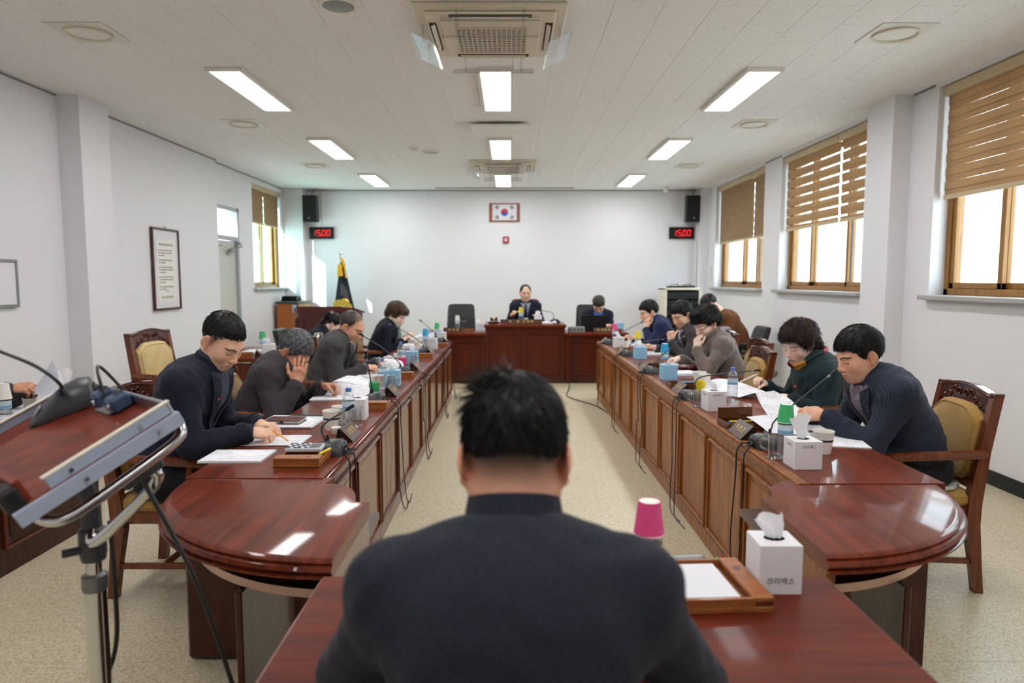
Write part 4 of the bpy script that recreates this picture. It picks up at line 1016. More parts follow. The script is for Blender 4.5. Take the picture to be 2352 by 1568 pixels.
def seg_d(P, a, b):
    a = np.array(a); b = np.array(b); ba = b-a; t = np.clip(((P-a)@ba)/(ba@ba), 0, 1); return np.linalg.norm(P-a-t[:, None]*ba, axis=1)
def lin(c): return np.array(srgb(*c)[:3])
# ---- head in its own frame: x right, y forward, z up, origin between the ears
def head_mesh(h, neck_to, fem=False, skin=(214, 164, 134), brow=(34, 28, 26), stub=None, old=0, eyes='down', thin=1.0):
    f = Field((-.105, -.14, -.22), (.105, .145, .14), h); wd = .93 if fem else 1.0
    f.ell((0, -.014, .036), (.075*wd, .094, .086), .01); f.ell((0, .028, -.012), (.064*wd, .068, .092), .03)
    f.ell((0, .036, -.066), (.053*wd, .052, .048), .03); f.ell((0, .070, -.098), (.022 if fem else .026, .018, .018), .03)
    for s in (-1, 1):
        f.cone((s*.056*wd, .0, -.045), (s*.036, .045, -.092), .018, .016, .03)                 # jaw line
        f.ell((s*.044*wd, .060, -.030), (.022, .022, .022), .03)                                # cheek
    f.cone((-.034, .080, .020), (.034, .080, .020), .011, .011, .022)                           # brow ridge
    for s in (-1, 1): f.ell((s*.031, .103, .001), (.021, .017, .014), .014, mode='s')           # eye sockets
    for s in (-1, 1): f.ell((s*.031, .076, .000), (.0145, .0145, .0125), .006)                  # lidded eyes
    f.cone((0, .090, .012), (0, .108, -.030), .0075, .0105, .014); f.ell((0, .108, -.034), (.0115, .0115, .0105), .008)
    for s in (-1, 1): f.ell((s*.0125, .099, -.038), (.0085, .010, .0075), .006); f.ell((s*.006, .106, -.0455), (.0035, .005, .003), .003, mode='s')
    f.ell((0, .085, -.066), (.026, .014, .018), .014)
    f.ell((0, .0965, -.0605), (.0215, .0075, .0052), .005); f.ell((0, .0955, -.0705), (.018, .0080, .0058), .005)
    f.cone((-.022, .095, -.0655), (.022, .095, -.0655), .0012, .0012, .003, mode='s')
    for s in (-1, 1):
        r, fw, u = frame((s*.35, -.9, .25), (0, .25, 1)); A = [(fw.x, fw.y, fw.z), (r.x, r.y, r.z), (u.x, u.y, u.z)]
        f.ell((s*.081*wd, -.014, -.004), (.022, .0070, .034), .006, A=A); f.ell((s*.077*wd, -.006, -.032), (.011, .0065, .012), .006)
        f.ell((s*.090*wd, -.008, .003), (.011, .006, .019), .004, mode='s', A=A)
    nt_ = np.array(neck_to, float)
    f.cone((0, -.018, -.045), nt_, .054*thin*wd, .060*thin*wd, .03)
    P, F, _ = f.mesh()
    sk = lin(skin); C = np.tile(sk, (len(P), 1))
    def mixc(w_, c): C[:] = C*(1-w_[:, None])+np.array(c)*w_[:, None]
    ax = np.abs(P[:, 0])
    Q = P.copy(); Q[:, 0] = ax
    w_ = np.exp(-(((P[:, 0])/.022)**2+((P[:, 2]+.0655)/.0085)**2)**1.5)*(P[:, 1] > .085); mixc(.75*w_ if fem else .5*w_, lin((176, 76, 76) if fem else (168, 98, 86)))
    mixc(.9*np.exp(-((P[:, 2]+.0655)/.0016)**2)*(ax < .021)*(P[:, 1] > .088), lin((90, 40, 36)))
    mixc(.35*np.exp(-((ax-.045)/.02)**2-((P[:, 2]+.028)/.02)**2)*(P[:, 1] > .03), lin((206, 120, 100)))
    mixc(.28*np.exp(-((P[:, 2]+.034)/.016)**2-(ax/.02)**2)*(P[:, 1] > .095), lin((200, 110, 92)))
    Q2 = np.stack([ax, 0*ax, P[:, 2]], 1); fr_ = (P[:, 1] > .045)
    sg = lambda *pp: np.minimum.reduce([seg_d(Q2, (u_[0], 0, u_[1]), (v_[0], 0, v_[1])) for u_, v_ in zip(pp[:-1], pp[1:])])
    d = sg((.013, .0185), (.024, .0235), (.038, .0255), (.051, .0200))
    mixc(np.clip(1.5-d/(.0026 if fem else .0038), 0, .9)*fr_, lin(brow))
    d = sg((.018, -.0050), (.025, -.0080), (.034, -.0085), (.045, -.0045))
    if eyes == 'open':
        w_ = np.exp(-(((ax-.031)/.012)**2+((P[:, 2]-.000)/.0045)**2)**2)*(P[:, 1] > .08); mixc(.85*w_, lin((225, 220, 215)))
        w_ = ((ax-.031)**2+(P[:, 2]-.0005)**2 < .0052**2)*(P[:, 1] > .08)*1.0; mixc(.95*w_, lin((30, 22, 20)))
        d = sg((.019, .002), (.027, .0058), (.035, .0058), (.045, .002))
    d = np.where(fr_, d, 1)
    mixc(np.clip(1.4-d/.0022, 0, .9), lin((40, 30, 28)))
    mixc(.8*np.exp(-(((ax-.006)/.004)**2+((P[:, 2]+.046)/.003)**2))*(P[:, 1] > .095), lin((90, 46, 40)))
    w_ = np.exp(-((ax-.078)/.012)**2)*(P[:, 1] < .02)*(P[:, 1] > -.05)*(np.abs(P[:, 2]) < .05); mixc(.45*w_, lin((205, 112, 92)))
    if stub is not None:      # shaved sides and nape
        zz = np.interp(P[:, 1], [-.14, -.07, -.03, -.005, .012, .03, .05, .09], [-.115, -.105, -.055, -.010, -.03, .0, .05, .07]); w_ = np.clip((P[:, 2]-zz)/np.interp(P[:, 1], [-.07, -.03], [.085, .055]), 0, 1)**1.3*(P[:, 1] < .06)
        mixc(.95*w_*(ax < .083), lin(stub))
    if not fem: mixc(.16*np.exp(-((P[:, 2]+.085)/.03)**2)*(P[:, 1] > .0), lin((110, 100, 96)))
    return P, F, C
# ---- a right hand: wrist at origin, fingers along +y, back of the hand +z, thumb on -x
def hand_mesh(h, curl=(.5, .6, .4), thumb=(.5, .2), spread=.06, skin=(214, 160, 130)):
    f = Field((-.10, -.03, -.10), (.07, .22, .06), h)
    f.cone((0, -.02, 0), (0, .015, 0), .024, .026, .02); f.ell((0, .052, 0), (.040, .050, .0145), .02)
    f.ell((-.028, .035, -.008), (.017, .030, .015), .02)
    tips = []
    for i, (x, L) in enumerate(((-.030, .070), (-.010, .079), (.011, .073), (.030, .057))):
        p = np.array((x, .086-(.006 if i in (0, 3) else 0)-(.006 if i == 3 else 0), .002)); a = 0; yaw = (i-1.3)*spread
        f.ell(p, (.0105, .012, .0115), .012)
        for j, (fr, rr) in enumerate(((.45, .0090), (.31, .0080), (.24, .0068))):
            a += curl[j]*(1+.08*i); d = np.array((sin(yaw)*cos(a), cos(yaw)*cos(a), -sin(a))); q = p+d*L*fr*1.0
            f.cone(p, q, rr+.0006, rr-.0004, .004); p = q
        tips.append(p)
    p = np.array((-.034, .028, -.006)); a = thumb[0]; dn = thumb[1]
    for fr, rr in ((.040, .0125), (.032, .0102), (.026, .0085)):
        d = np.array((-sin(a)*cos(dn), cos(a)*cos(dn), -sin(dn))); q = p+d*fr; f.cone(p, q, rr, rr-.001, .010); p = q; a *= .45; dn *= 1.1
    P, F, _ = f.mesh(); sk = lin(skin); C = np.tile(sk, (len(P), 1))
    w_ = np.zeros(len(P))
    for t_ in tips: w_ = np.maximum(w_, np.exp(-(np.linalg.norm(P-t_, axis=1)/.012)**2))
    C = C*(1-.35*w_[:, None])+lin((222, 140, 118))*.35*w_[:, None]
    kn = np.exp(-((P[:, 1]-.088)/.012)**2)*(P[:, 2] > 0); C = C*(1-.18*kn[:, None])+lin((190, 112, 92))*.18*kn[:, None]
    return P, F, C
HANDS = {}
def hand(h, pose, skin):
    key = (h, pose, skin)
    if key not in HANDS:
        cu, th, sp_ = {'rest': ((.45, .55, .35), (.55, .25), .04), 'hold': ((.75, .75, .45), (.35, .75), .03), 'flat': ((.10, .14, .10), (.75, .15), .10), 'write': ((.95, .95, .5), (.25, .85), .02), 'fist': ((1.25, 1.35, .8), (.25, .7), .02)}[pose]
        HANDS[key] = hand_mesh(h, cu, th, sp_, skin)
    return HANDS[key]
# ---- hair
def hair_field(h, st):
    f = Field((-.14, -.175, -.22), (.14, .15, .19), h)
    tp, sd, bk, fr = st.get('top', .016), st.get('side', .006), st.get('back', .008), st.get('front', .010)
    f.ell((0, -.014+(fr-bk)/2, .036+tp*.42), (.075+sd, .094+(fr+bk)/2, .086+tp*.55), .01)
    for c, r in st.get('lumps', ()): f.ell(c, r, .02)
    ys, zs = st.get('line', ([-.16, -.07, -.035, -.018, .0, .018, .034, .055, .075, .15], [-.085, -.075, -.045, -.012, .010, -.022, .015, .052, .064, .072]))
    def cut(X, Y, Z):
        z = np.interp(Y, ys, zs)+0*X+.005*np.sin(X*260)*(Y > .04)+.003*np.sin(Y*420)+.002*np.sin(Y*910); return (Z-z)*.8+0*Y
    f.op(f.lo, f.lo+f.n*h, lambda X, Y, Z: cut(X, Y, Z), .008, mode='s') if False else None
    q = f.sl(f.lo, f.lo+f.n*h); X = f.ax[0][:, None, None]; Y = f.ax[1][None, :, None]; Z = f.ax[2][None, None, :]
    d = -cut(X, Y, Z); k = .010; hh = np.maximum(k-np.abs(f.V-d), 0)/k; f.V = np.maximum(f.V, d)+hh*hh*k*.25
    if st.get('bald') is not None:
        c, r = st['bald']; f.ell(c, r, .015, mode='s')
    for c, r in st.get('after', ()): f.ell(c, r, .02)
    a = st.get('noise', .002)
    X = f.ax[0][:, None, None]; Y = f.ax[1][None, :, None]; Z = f.ax[2][None, None, :]
    f.V = f.V+(a*(np.sin(X*190+3*np.sin(Z*60))*np.sin(Y*150+2*np.sin(Z*45+X*40))+.6*np.sin(X*420+Y*310+4*np.sin(Z*80)))).astype(np.float32)
    return f.mesh()
def strands(P, F, n, st, rng):
    """thin tapering locks lying on the hair cap, flowing away from the crown"""
    ce = np.array((0, -.014, .03)); cr = np.array(st.get('crown', (0, -.06, .12)))
    ids = rng.integers(0, len(P), n); V = []; Fs = []; L0 = st.get('len', .035); cl = st.get('curl', 0); lift = st.get('lift', .003); wd = st.get('w', .0011); mess = st.get('mess', .25)
    lys, lzs = st.get('line', ([-.16, -.07, -.035, -.018, .0, .018, .034, .055, .075, .15], [-.085, -.075, -.045, -.012, .010, -.022, .015, .052, .064, .072]))
    for i in ids:
        p = P[i].copy(); nrm = p-ce; nrm /= np.linalg.norm(nrm)+1e-9
        d = p-cr; d = d+np.array(st.get('bias', (0, .02, 0))); d -= nrm*(d@nrm); d = d/(np.linalg.norm(d)+1e-9)+rng.normal(0, mess, 3); d -= nrm*(d@nrm); d /= np.linalg.norm(d)+1e-9
        L = L0*(.55+.8*rng.random()); m = 5; ph = rng.random()*6.28; o = len(V); sp = st.get('spike')
        up = lift*rng.random()
        zl = np.interp(p[1]+d[1]*L, lys, lzs)-.004
        if d[2] < 0 and p[2]+d[2]*L < zl: L = max(.006, min(L, (p[2]-zl)/(-d[2]+1e-6)))
        if sp and p[2] > sp[0] and p[0] < sp[2]: up = sp[1]*rng.random()*min(1, (p[2]-sp[0])/.03)
        side = np.cross(d, nrm); r0 = np.linalg.norm(p-ce)
        for j in range(m):
            t = j/(m-1); q = p+d*L*t; v = q-ce; v = v/np.linalg.norm(v); rr = r0-(.5*L*L*t*t/r0)*0+up*t
            q = ce+v*(r0+up*t-.5*max(0, (q-ce)@v-r0)*0)+(side*cl*np.sin(ph+t*5)+v*cl*.8*np.cos(ph+t*5))
            w_ = wd*(1-.85*t)+.0002
            for k in range(3):
                a = 2.094*k; V.append(q+(side*np.cos(a)+v*np.sin(a))*w_)
        for j in range(m-1):
            for k in range(3): Fs.append((o+3*j+k, o+3*j+(k+1) % 3, o+3*j+3+(k+1) % 3, o+3*j+3+k))
    return np.array(V), np.array(Fs)
SHORT = dict(top=.018, side=.006, back=.008, front=.012, len=.030, noise=.0016)
STY = {
 'short': SHORT,
 'crop': dict(SHORT, top=.014, side=.0005, front=.006, len=.020, line=([-.16, -.07, -.035, -.012, .004, .018, .034, .055, .075, .15], [-.04, -.035, -.012, .018, .028, .010, .03, .056, .066, .074])),
 'grey': dict(SHORT, top=.022, side=.010, back=.014, front=.006, mess=.5, len=.035),
 'part': dict(SHORT, top=.026, side=.010, back=.012, front=.020, len=.05, bias=(0, .05, 0), line=([-.16, -.07, -.035, -.018, .0, .018, .034, .055, .075, .15], [-.085, -.075, -.045, -.012, .010, -.034, .004, .044, .060, .056])),
 'bald': dict(SHORT, top=.004, side=.004, back=.006, front=.0, len=.012, noise=.0008, mess=.4, bald=((0, .085, .085), (.062, .105, .062))),
 'comb': dict(SHORT, top=.008, side=.006, back=.008, front=.002, len=.03, bald=((0, .085, .085), (.050, .06, .045))),
 'curly': dict(top=.036, side=.026, back=.034, front=.024, len=.055, curl=.007, lift=.016, mess=.6, noise=.004, w=.0014, lumps=[((s*.05, -.085, -.03), (.045, .045, .055)) for s in (-1, 1)]+[((0, -.1, -.04), (.06, .04, .05)), ((0, .055, .105), (.05, .04, .03)), ((-.06, .03, .05), (.03, .045, .05)), ((.06, .03, .05), (.03, .045, .05))],
   line=([-.18, -.07, -.03, -.005, .02, .04, .055, .075, .09, .15], [-.105, -.10, -.09, -.07, -.05, -.015, .03, .058, .060, .055])),
 'perm': dict(top=.040, side=.022, back=.034, front=.028, len=.030, curl=.006, lift=.012, mess=.9, noise=.0045, w=.0014, lumps=[((0, -.09, -.0), (.07, .05, .06)), ((0, .05, .12), (.06, .05, .03))],
   line=([-.18, -.07, -.035, -.018, .0, .018, .034, .055, .075, .15], [-.085, -.08, -.05, -.012, .012, -.005, .01, .042, .050, .05])),
 'bob': dict(top=.034, side=.024, back=.030, front=.024, len=.06, curl=.003, lift=.008, mess=.35, noise=.003, w=.0014, lumps=[((0, -.09, -.01), (.075, .05, .06)), ((0, .06, .10), (.055, .045, .03))],
   line=([-.18, -.07, -.03, .0, .02, .04, .055, .075, .09, .15], [-.075, -.075, -.06, -.045, -.04, -.01, .03, .055, .055, .05])),
 'tail': dict(top=.014, side=.012, back=.016, front=.010, len=.06, noise=.0012, mess=.12, crown=(0, -.10, .09), after=[((0, -.135, .07), (.03, .03, .03)), ((0, -.15, .02), (.028, .028, .055)), ((0, -.145, -.06), (.03, .026, .07)), ((0, -.13, -.13), (.026, .022, .06))]),
 'spiky': dict(SHORT, top=.020, side=.006, back=.010, front=.012, len=.030, mess=.32, lift=.003, spike=(.075, .040, -.005), w=.0014, noise=.0035, line=([-.16, -.11, -.09, -.06, -.035, -.012, .004, .018, .034, .055, .075, .15], [-.030, -.028, -.018, -.012, .004, .022, .026, .0, .03, .055, .066, .074])),
}
def ik(Sh, Wr, a, b, pole):
    d = Wr-Sh; L = min(d.length, (a+b)*.995); d.normalize(); Wr = Sh+d*L
    x = (a*a-b*b+L*L)/(2*L); y = sqrt(max(a*a-x*x, 0)); pl = Vector(pole); pl = (pl-d*pl.dot(d)).normalized(); return Sh+d*x+pl*y, Wr
PEOPLE = 'people seated at the meeting'
def person(label, seat, face, lean=15, bend=10, head=(0, 20, 0), spine=.54, wr=None, poses=('rest', 'rest'), hdir=None, style='short', hairm='hair_black', fem=False, cloth='suit_navy', trouser='suit_black', shirt=None, collar='jacket',
           skin=(214, 164, 134), res=1.0, elbow_out=.35, nstr=900, vneck=.30, tie=None, cuff=None, eyes='down', stub=None, sh=.178, seat_z=.50, poles=None, bulk=1.0, brow=(34, 28, 26), headfwd=.035, name='person', noise=.0038, scale=1.07, chi=(.052, .046), headup=.0, seed=1, nk=None, hc=None, bulge=.05):
    rng = np.random.default_rng(seed)
    root = thing(name, label, 'person', (seat[0], seat[1], 0), group=PEOPLE)
    O = Vector((seat[0], seat[1], 0))
    fz = R_(face); fw = Vector((cos(fz), sin(fz), 0)); rt = Vector((sin(fz), -cos(fz), 0)); UP = Vector((0, 0, 1))
    l1, l2 = R_(lean), R_(lean+bend); u1 = UP*cos(l1)+fw*sin(l1); u2 = UP*cos(l2)+fw*sin(l2); f1 = fw*cos(l1)-UP*sin(l1); f2 = fw*cos(l2)-UP*sin(l2)
    hip = O+UP*(seat_z+.07); wst = hip+u1*spine*.42; chest = wst+u2*spine*.36; neck = wst+u2*spine*.60
    if nk is not None:
        neck = Vector((nk[0], O.y if len(nk) < 3 else nk[1], nk[-1])); wst = hip+(neck-hip)*.44-fw*bulge; chest = wst+(neck-wst)*.60
        u1 = (wst-hip).normalized(); u2 = (neck-wst).normalized(); f1 = (fw-u1*fw.dot(u1)).normalized(); f2 = (fw-u2*fw.dot(u2)).normalized()
    k = .85 if fem else 1.0; k *= bulk
    A1 = [tuple(rt), tuple(f1), tuple(u1)]; A2 = [tuple(rt), tuple(f2), tuple(u2)]
    S_ = [neck-u2*.090+rt*(s*sh)-f2*.004 for s in (-1, 1)]
    arms = []
    for i, s in enumerate((-1, 1)):        # left, right
        W = Vector(wr[i]) if wr and wr[i] is not None else hip+fw*.35+rt*s*.15+UP*.12
        pl = poles[i] if poles and poles[i] is not None else (-UP+rt*s*elbow_out-fw*.25)
        arms.append((S_[i],)+ik(S_[i], W, .285, .255, pl))
    kn = [hip+fw*.43+rt*s*.11-UP*.03 for s in (-1, 1)]; an = [Vector((q.x, q.y, .09))-fw*.06 for q in kn]
    pts = [hip, wst, neck]+[p for a in arms for p in a]+kn+an
    lo = np.array([min(p[i] for p in pts) for i in range(3)])-.24; hi = np.array([max(p[i] for p in pts) for i in range(3)])+.24; lo[2] = -.01
    f = Field(lo, hi, .0094*res)
    # legs (3), jacket (1), skin stub (0)
    f.ell(hip-UP*.01, (.185*k, .16*k, .115), .04, 3, A=A1)
    for i in (0, 1):
        s = (-1, 1)[i]; f.cone(hip+rt*s*.095-UP*.01, kn[i], .092*k, .068, .04, 3); f.cone(kn[i], an[i], .064, .05, .03, 3)
        f.cone(an[i]-UP*.04, an[i]-UP*.05+fw*.17, .042, .034, .03, 4)
    f.ell(hip+u1*.10, (.178*k, .145*k, .14), .04, 1, A=A1); f.ell(wst, (.172*k, .135*k, .17), .06, 1, A=A2)
    f.ell(chest-f2*.008-u2*.01, (.200*k, .138*k, .175), .06, 1, A=A2)
    if fem: f.ell(chest+f2*.06-u2*.02, (.14, .085, .09), .05, 1, A=A2)
    f.cone(S_[0], S_[1], .058*k, .058*k, .05, 1)
    for s in (-1, 1): f.cone(neck+rt*s*.025-u2*.040, S_[(s+1)//2]+rt*s*.004+u2*(.012 if fem else .022), .056*k, .046*k, .05, 1)
    if not fem:
        for i, s in enumerate((-1, 1)): f.ell(S_[i]+rt*s*.010+u2*.026, (.056*k, .062*k, .026), .03, 1, A=A2)       # padded shoulder
    for (a, e, w_), s in zip(arms, (-1, 1)):
        f.cone(a-u2*.014, e, .063*k, .056*k, .05, 5); f.cone(e, e+(w_-e)*.90, .056*k, .044*k, .02, 5)
    X = f.ax[0][:, None, None]; Y = f.ax[1][None, :, None]; Z = f.ax[2][None, None, :]
    u = X*fw.x+Y*fw.y; v = X*rt.x+Y*rt.y
    f.V += (noise*(.7*np.sin(Z*44+4*np.sin(u*9)+v*22)*np.sin(u*27+2*np.sin(Z*17)+v*9)+.7*np.sin(u*75+Z*52+5*np.sin(v*17))*np.sin(v*31-Z*22+2*np.sin(u*13)))).astype(np.float32)
    P, F, gi = f.mesh()
    fm = gi[F[:, 0]].astype(np.int32)
    cen = P[F].mean(1)
    rel = cen-np.array(neck); a_r = rel@np.array(rt); a_f = rel@np.array(f2); a_u = rel@np.array(u2)
    if shirt and vneck:
        m = (fm == 1) & (a_f > .02) & (a_u < -.004) & (a_u > -vneck) & (np.abs(a_r) < .012+.075*(a_u+vneck)/vneck); fm[m] = 2
    # head
    hy, hp, hr = (R_(q) for q in head)
    hf = Vector((cos(fz+hy), sin(fz+hy), 0)); hrt = Vector((sin(fz+hy), -cos(fz+hy), 0))
    hfw = hf*cos(hp)-UP*sin(hp); hup = UP*cos(hp)+hf*sin(hp)
    if hr: hup2 = hup*cos(hr)+hrt*sin(hr); hrt = hrt*cos(hr)-hup*sin(hr); hup = hup2
    base = neck+u2*(.052+headup)+fw*headfwd
    hc = base+hup*.115+hfw*.020 if hc is None else Vector((hc[0], O.y if len(hc) < 3 else hc[1], hc[-1]))
    if nk is not None: headfwd = .03
    R3 = np.array([tuple(hrt), tuple(hfw), tuple(hup)])        # rows: local axes in world
    nloc = R3 @ np.array(neck-u2*.03-hc)
    HP, HF, HC = head_mesh(.0034*res if res >= 1 else .0032, nloc, fem, skin, brow=brow, stub=stub, eyes=eyes)
    HW = (HP*scale) @ R3+np.array(hc)
    allP, allF, allM, allC = [P], [F], [fm], [np.tile(lin(skin), (len(P), 1))]; o = len(P)
    allP.append(HW); allF.append(HF+o); allM.append(np.zeros(len(HF), int)); allC.append(HC); o += len(HW)
    # hands
    for i, ((a, e, w_), s) in enumerate(zip(arms, (-1, 1))):
        ps = poses[i]
        if ps is None: continue
        HPp, HFf, HCc = hand(.0042 if res >= 1 else .0038, ps, skin)
        fd = (w_-e).normalized(); bk_ = UP
        if hdir and hdir[i] is not None:
            if hdir[i][0] is not None: fd = Vector(hdir[i][0]).normalized()
            if hdir[i][1] is not None: bk_ = Vector(hdir[i][1])
        r_, f_, b_ = frame(fd, bk_)
        L = HPp.copy(); 
        if s < 0: L[:, 0] *= -1; HFf = HFf[:, ::-1]
        if fem: L *= .92
        wpt = w_-fd*.0
        HWp = L @ np.array([tuple(r_), tuple(f_), tuple(b_)])+np.array(wpt)
        allP.append(HWp); allF.append(HFf+o); allM.append(np.zeros(len(HFf), int)); allC.append(HCc); o += len(HWp)
    On = np.array(O)
    me = np_mesh('body', np.concatenate(allP)-On, np.concatenate(allF), ['skin', cloth, shirt or cloth, trouser, 'shoe', cloth], np.concatenate(allM), np.concatenate(allC))
    body = link('body', me, root)
    # hair
    st = STY[style]; P2, F2, _ = hair_field(.0042 if res >= 1 else .0036, st)
    if st is not None:
        Vs, Fs = strands(P2, F2, nstr, st, rng)
        PP = np.concatenate([P2, Vs]) if len(Vs) else P2; FF = np.concatenate([F2, Fs+len(P2)]) if len(Vs) else F2
        link('hair', np_mesh('hair', (PP*scale) @ R3+np.array(hc)-On, FF, [hairm]), root)
    tr = lambda q: Vector(q)-O
    def ring(c, ax_u, ra, rb, h0, h1, flare=0, n=36, gap=None, thick=.006, ax_f=None, ax_r=None):
        """a stand collar: band around the neck; open at the front when gap is set"""
        af = ax_f or f2; ar = ax_r or rt; out = []
        g0 = gap or 0; ang = [pi/2+g0+(2*pi-2*g0)*q/n for q in range(n+1)] if gap else [2*pi*q/n for q in range(n)]
        prof = [(0, h0), (flare*.4, (h0+h1)/2), (flare, h1), (flare-thick, h1+.002), (flare*.4-thick, (h0+h1)/2), (-thick, h0)]
        rings = [[tr(c+ar*(ra+dr)*cos(a)+af*(rb+dr)*sin(a)+ax_u*(z-(.030*max(0, sin(a)) if gap else 0))) for dr, z in prof] for a in ang]
        if not gap: rings.append(rings[0])
        return G().loft(rings, cap=bool(gap))
    nkc = (neck+u2*.002)+fw*headfwd*.45
    if shirt and collar != 'scarf': ring(nkc, u2, .068, .072, -.02, chi[0], -.002, gap=.25 if not vneck else .12).build('shirt_collar', shirt, root)
    if collar == 'jacket':
        ring(nkc-u2*.012, u2, .090, .090, -.040, chi[1], -.013, gap=.75, thick=.009).build('jacket_collar', cloth, root)
        # lapels lying on the chest
        for s in (-1, 1):
            g = G(); rows = []
            for q in range(9):
                t_ = q/8; du = -.018-(vneck-.0)*t_; w0 = .066*(1-t_)+.004; wl = .062*sin(pi*min(1, .25+.75*t_))*(1-.55*t_)+.008
                row = []
                for e_ in (0, .5, 1):
                    x_ = s*(w0+wl*e_); row.append((x_, du+.016*e_*(t_ < .3)))
                rows.append(row)
            rings = []
            Pn = P[(gi == 1)]; rl = Pn-np.array(neck); pr_, pf_, pu_ = rl@np.array(rt), rl@np.array(f2), rl@np.array(u2)
            for row in rows:
                pt = []
                for x_, z_ in row:
                    d2 = (pr_-x_)**2+(pu_-z_)**2; m = d2 < .03**2; y_ = pf_[m].max() if m.any() else .12
                    pt.append((x_, y_+.004, z_))
                W_ = [neck+rt*a_+f2*b_+u2*c_ for a_, b_, c_ in pt]
                rings.append([tr(p) for p in W_]+[tr(p-f2*.006) for p in W_[::-1]])
            g.loft(rings).build('lapel', cloth, root)
        if tie:
            g = G(); rings = []
            Pn = P[(gi == 1)]; rl = Pn-np.array(neck); pr_, pf_, pu_ = rl@np.array(rt), rl@np.array(f2), rl@np.array(u2)
            for q in range(8):
                z_ = -.02-(vneck-.03)*q/7; w_ = .012+.016*q/7 if q else .018; m = (pr_**2+(pu_-z_)**2) < .03**2; y_ = (pf_[m].max() if m.any() else .1)+.005
                rings.append([tr(neck+rt*x_+f2*(y_+dy)+u2*z_) for x_, dy in ((-w_, 0), (0, .006), (w_, 0), (0, -.006))])
            g.loft(rings).build('tie', tie, root)
    # sleeve ends and shirt cuffs
    for (a, e, w_), s, ps in zip(arms, (-1, 1), poses):
        if ps is None: continue
        d = (w_-e).normalized(); c0 = e+(w_-e)*.78
        G().tube([tr(c0), tr(c0+d*.03), tr(e+(w_-e)*.94), tr(e+(w_-e)*.945)], [.046*k, .049*k, .048*k, .036*k], 20).build('sleeve_end', cloth, root)
        if cuff: G().tube([tr(e+(w_-e)*.93), tr(w_+d*.010), tr(w_+d*.011)], [.036*k, .034*k, .028*k], 18).build('shirt_cuff', cuff, root)
    info = dict(root=root, O=O, neck=neck, u=u2, f=f2, r=rt, hc=hc, R3=R3, arms=arms, hup=hup, hfw=hfw, hrt=hrt, fw=fw)
    return info
mat('shoe', (20, 18, 18), .35)
# ---------------------------------------------------------------- clothes
fabric('suit_navy', (30, 33, 47), .22); fabric('suit_black', (27, 27, 30), .1); fabric('tweed_dark', (51, 48, 52), .55, plaid=(96, 92, 98)); fabric('suit_grey', (73, 71, 74), .2)
fabric('coat_navy', (26, 29, 41), .15); fabric('check_navy', (39, 43, 55), .3, plaid=(78, 88, 112)); fabric('coat_green', (34, 50, 53), .15, sheen=.1); fabric('coat_taupe', (108, 94, 89), .25, sheen=.5)
fabric('suit_charcoal', (65, 62, 64), .35); fabric('suit_blue', (43, 49, 81), .12); fabric('coat_brown', (98, 58, 30), .2); fabric('suit_front', (36, 38, 49), .35)
fabric('shirt_slate', (61, 63, 83), .05); fabric('shirt_black', (23, 23, 25), .05); fabric('shirt_pale', (158, 166, 186), .04); fabric('shirt_lilac', (178, 172, 198), .04); fabric('shirt_white', (226, 226, 232), .02)
fabric('shirt_check', (104, 94, 106), .3, plaid=(190, 186, 196)); fabric('shirt_blue', (88, 118, 196), .05); fabric('vest_dark', (31, 35, 39), .2); fabric('tie_dark', (33, 33, 41), .3)
fabric('scarf_green', (124, 150, 134), .1); fabric('scarf_cream', (208, 200, 176), .1); fabric('patch_maroon', (112, 38, 62), .1); fabric('patch_ochre', (196, 136, 44), .1); fabric('patch_coral', (186, 88, 90), .1); fabric('patch_grey', (128, 136, 140), .1)
def hl(i, p): return Vector(i['R3'].T @ (np.array(p)*1.07))+i['hc']-i['O']
def bl(i, r, f, u): return i['neck']+i['r']*r+i['f']*f+i['u']*u-i['O']
MAN = (238, 192, 164); MANT = (232, 178, 148); WOM = (248, 214, 196)
# door-side row, facing +x
L1 = person('man in navy jacket writing with a pencil at the table corner', (-1.66, 3.30), 0, lean=15, bend=18, head=(-22, 38, 0), spine=.585, wr=[(-1.27, 3.38, .80), (-1.235, 3.19, .80)], poses=('rest', 'write'), hdir=[((1, -.25, -.12), (0, 0, 1)), ((1, .15, -.15), (-.1, -.35, 1))],
    cloth='suit_navy', shirt='shirt_slate', cuff='shirt_slate', style='crop', stub=(58, 46, 42), skin=MAN, res=.85, nstr=1600, bulk=1.12, seed=1, headfwd=.06, nk=(-1.475, 1.115), hc=(-1.395, 1.225))
G().lathe([(.0, -.006), (.006, -.003), (.006, .003), (0, .006)], 8).build('lapel_pin', 'red_print', L1['root'], bl(L1, .07, .145, -.11))
L2 = person('grey haired man in dark tweed covering his face with one hand', (-1.64, 4.40), 0, lean=24, bend=26, head=(-12, 50, 0), spine=.58, wr=[(-1.26, 4.52, .81), (-1.335, 4.235, .875)], poses=('hold', 'flat'), hdir=[((1, .1, -.05), (0, .6, .8)), ((.18, .10, .97), (.35, -.9, .1))],
    poles=[None, (-.1, -.5, -1)], cloth='tweed_dark', shirt='shirt_black', style='grey', hairm='hair_grey', stub=(120, 104, 96), skin=(214, 158, 128), res=.9, nstr=1600, bulk=1.12, seed=2, headfwd=.05, nk=(-1.455, .995), hc=(-1.40, 1.055))
a = L2['arms'][0][2]-L2['O']; G().tube([a+Vector((.0, .036*cos(q*pi/8), .036*sin(q*pi/8))) for q in range(17)], .0065, 6).build('bead_bracelet', 'leather_brown', L2['root'])
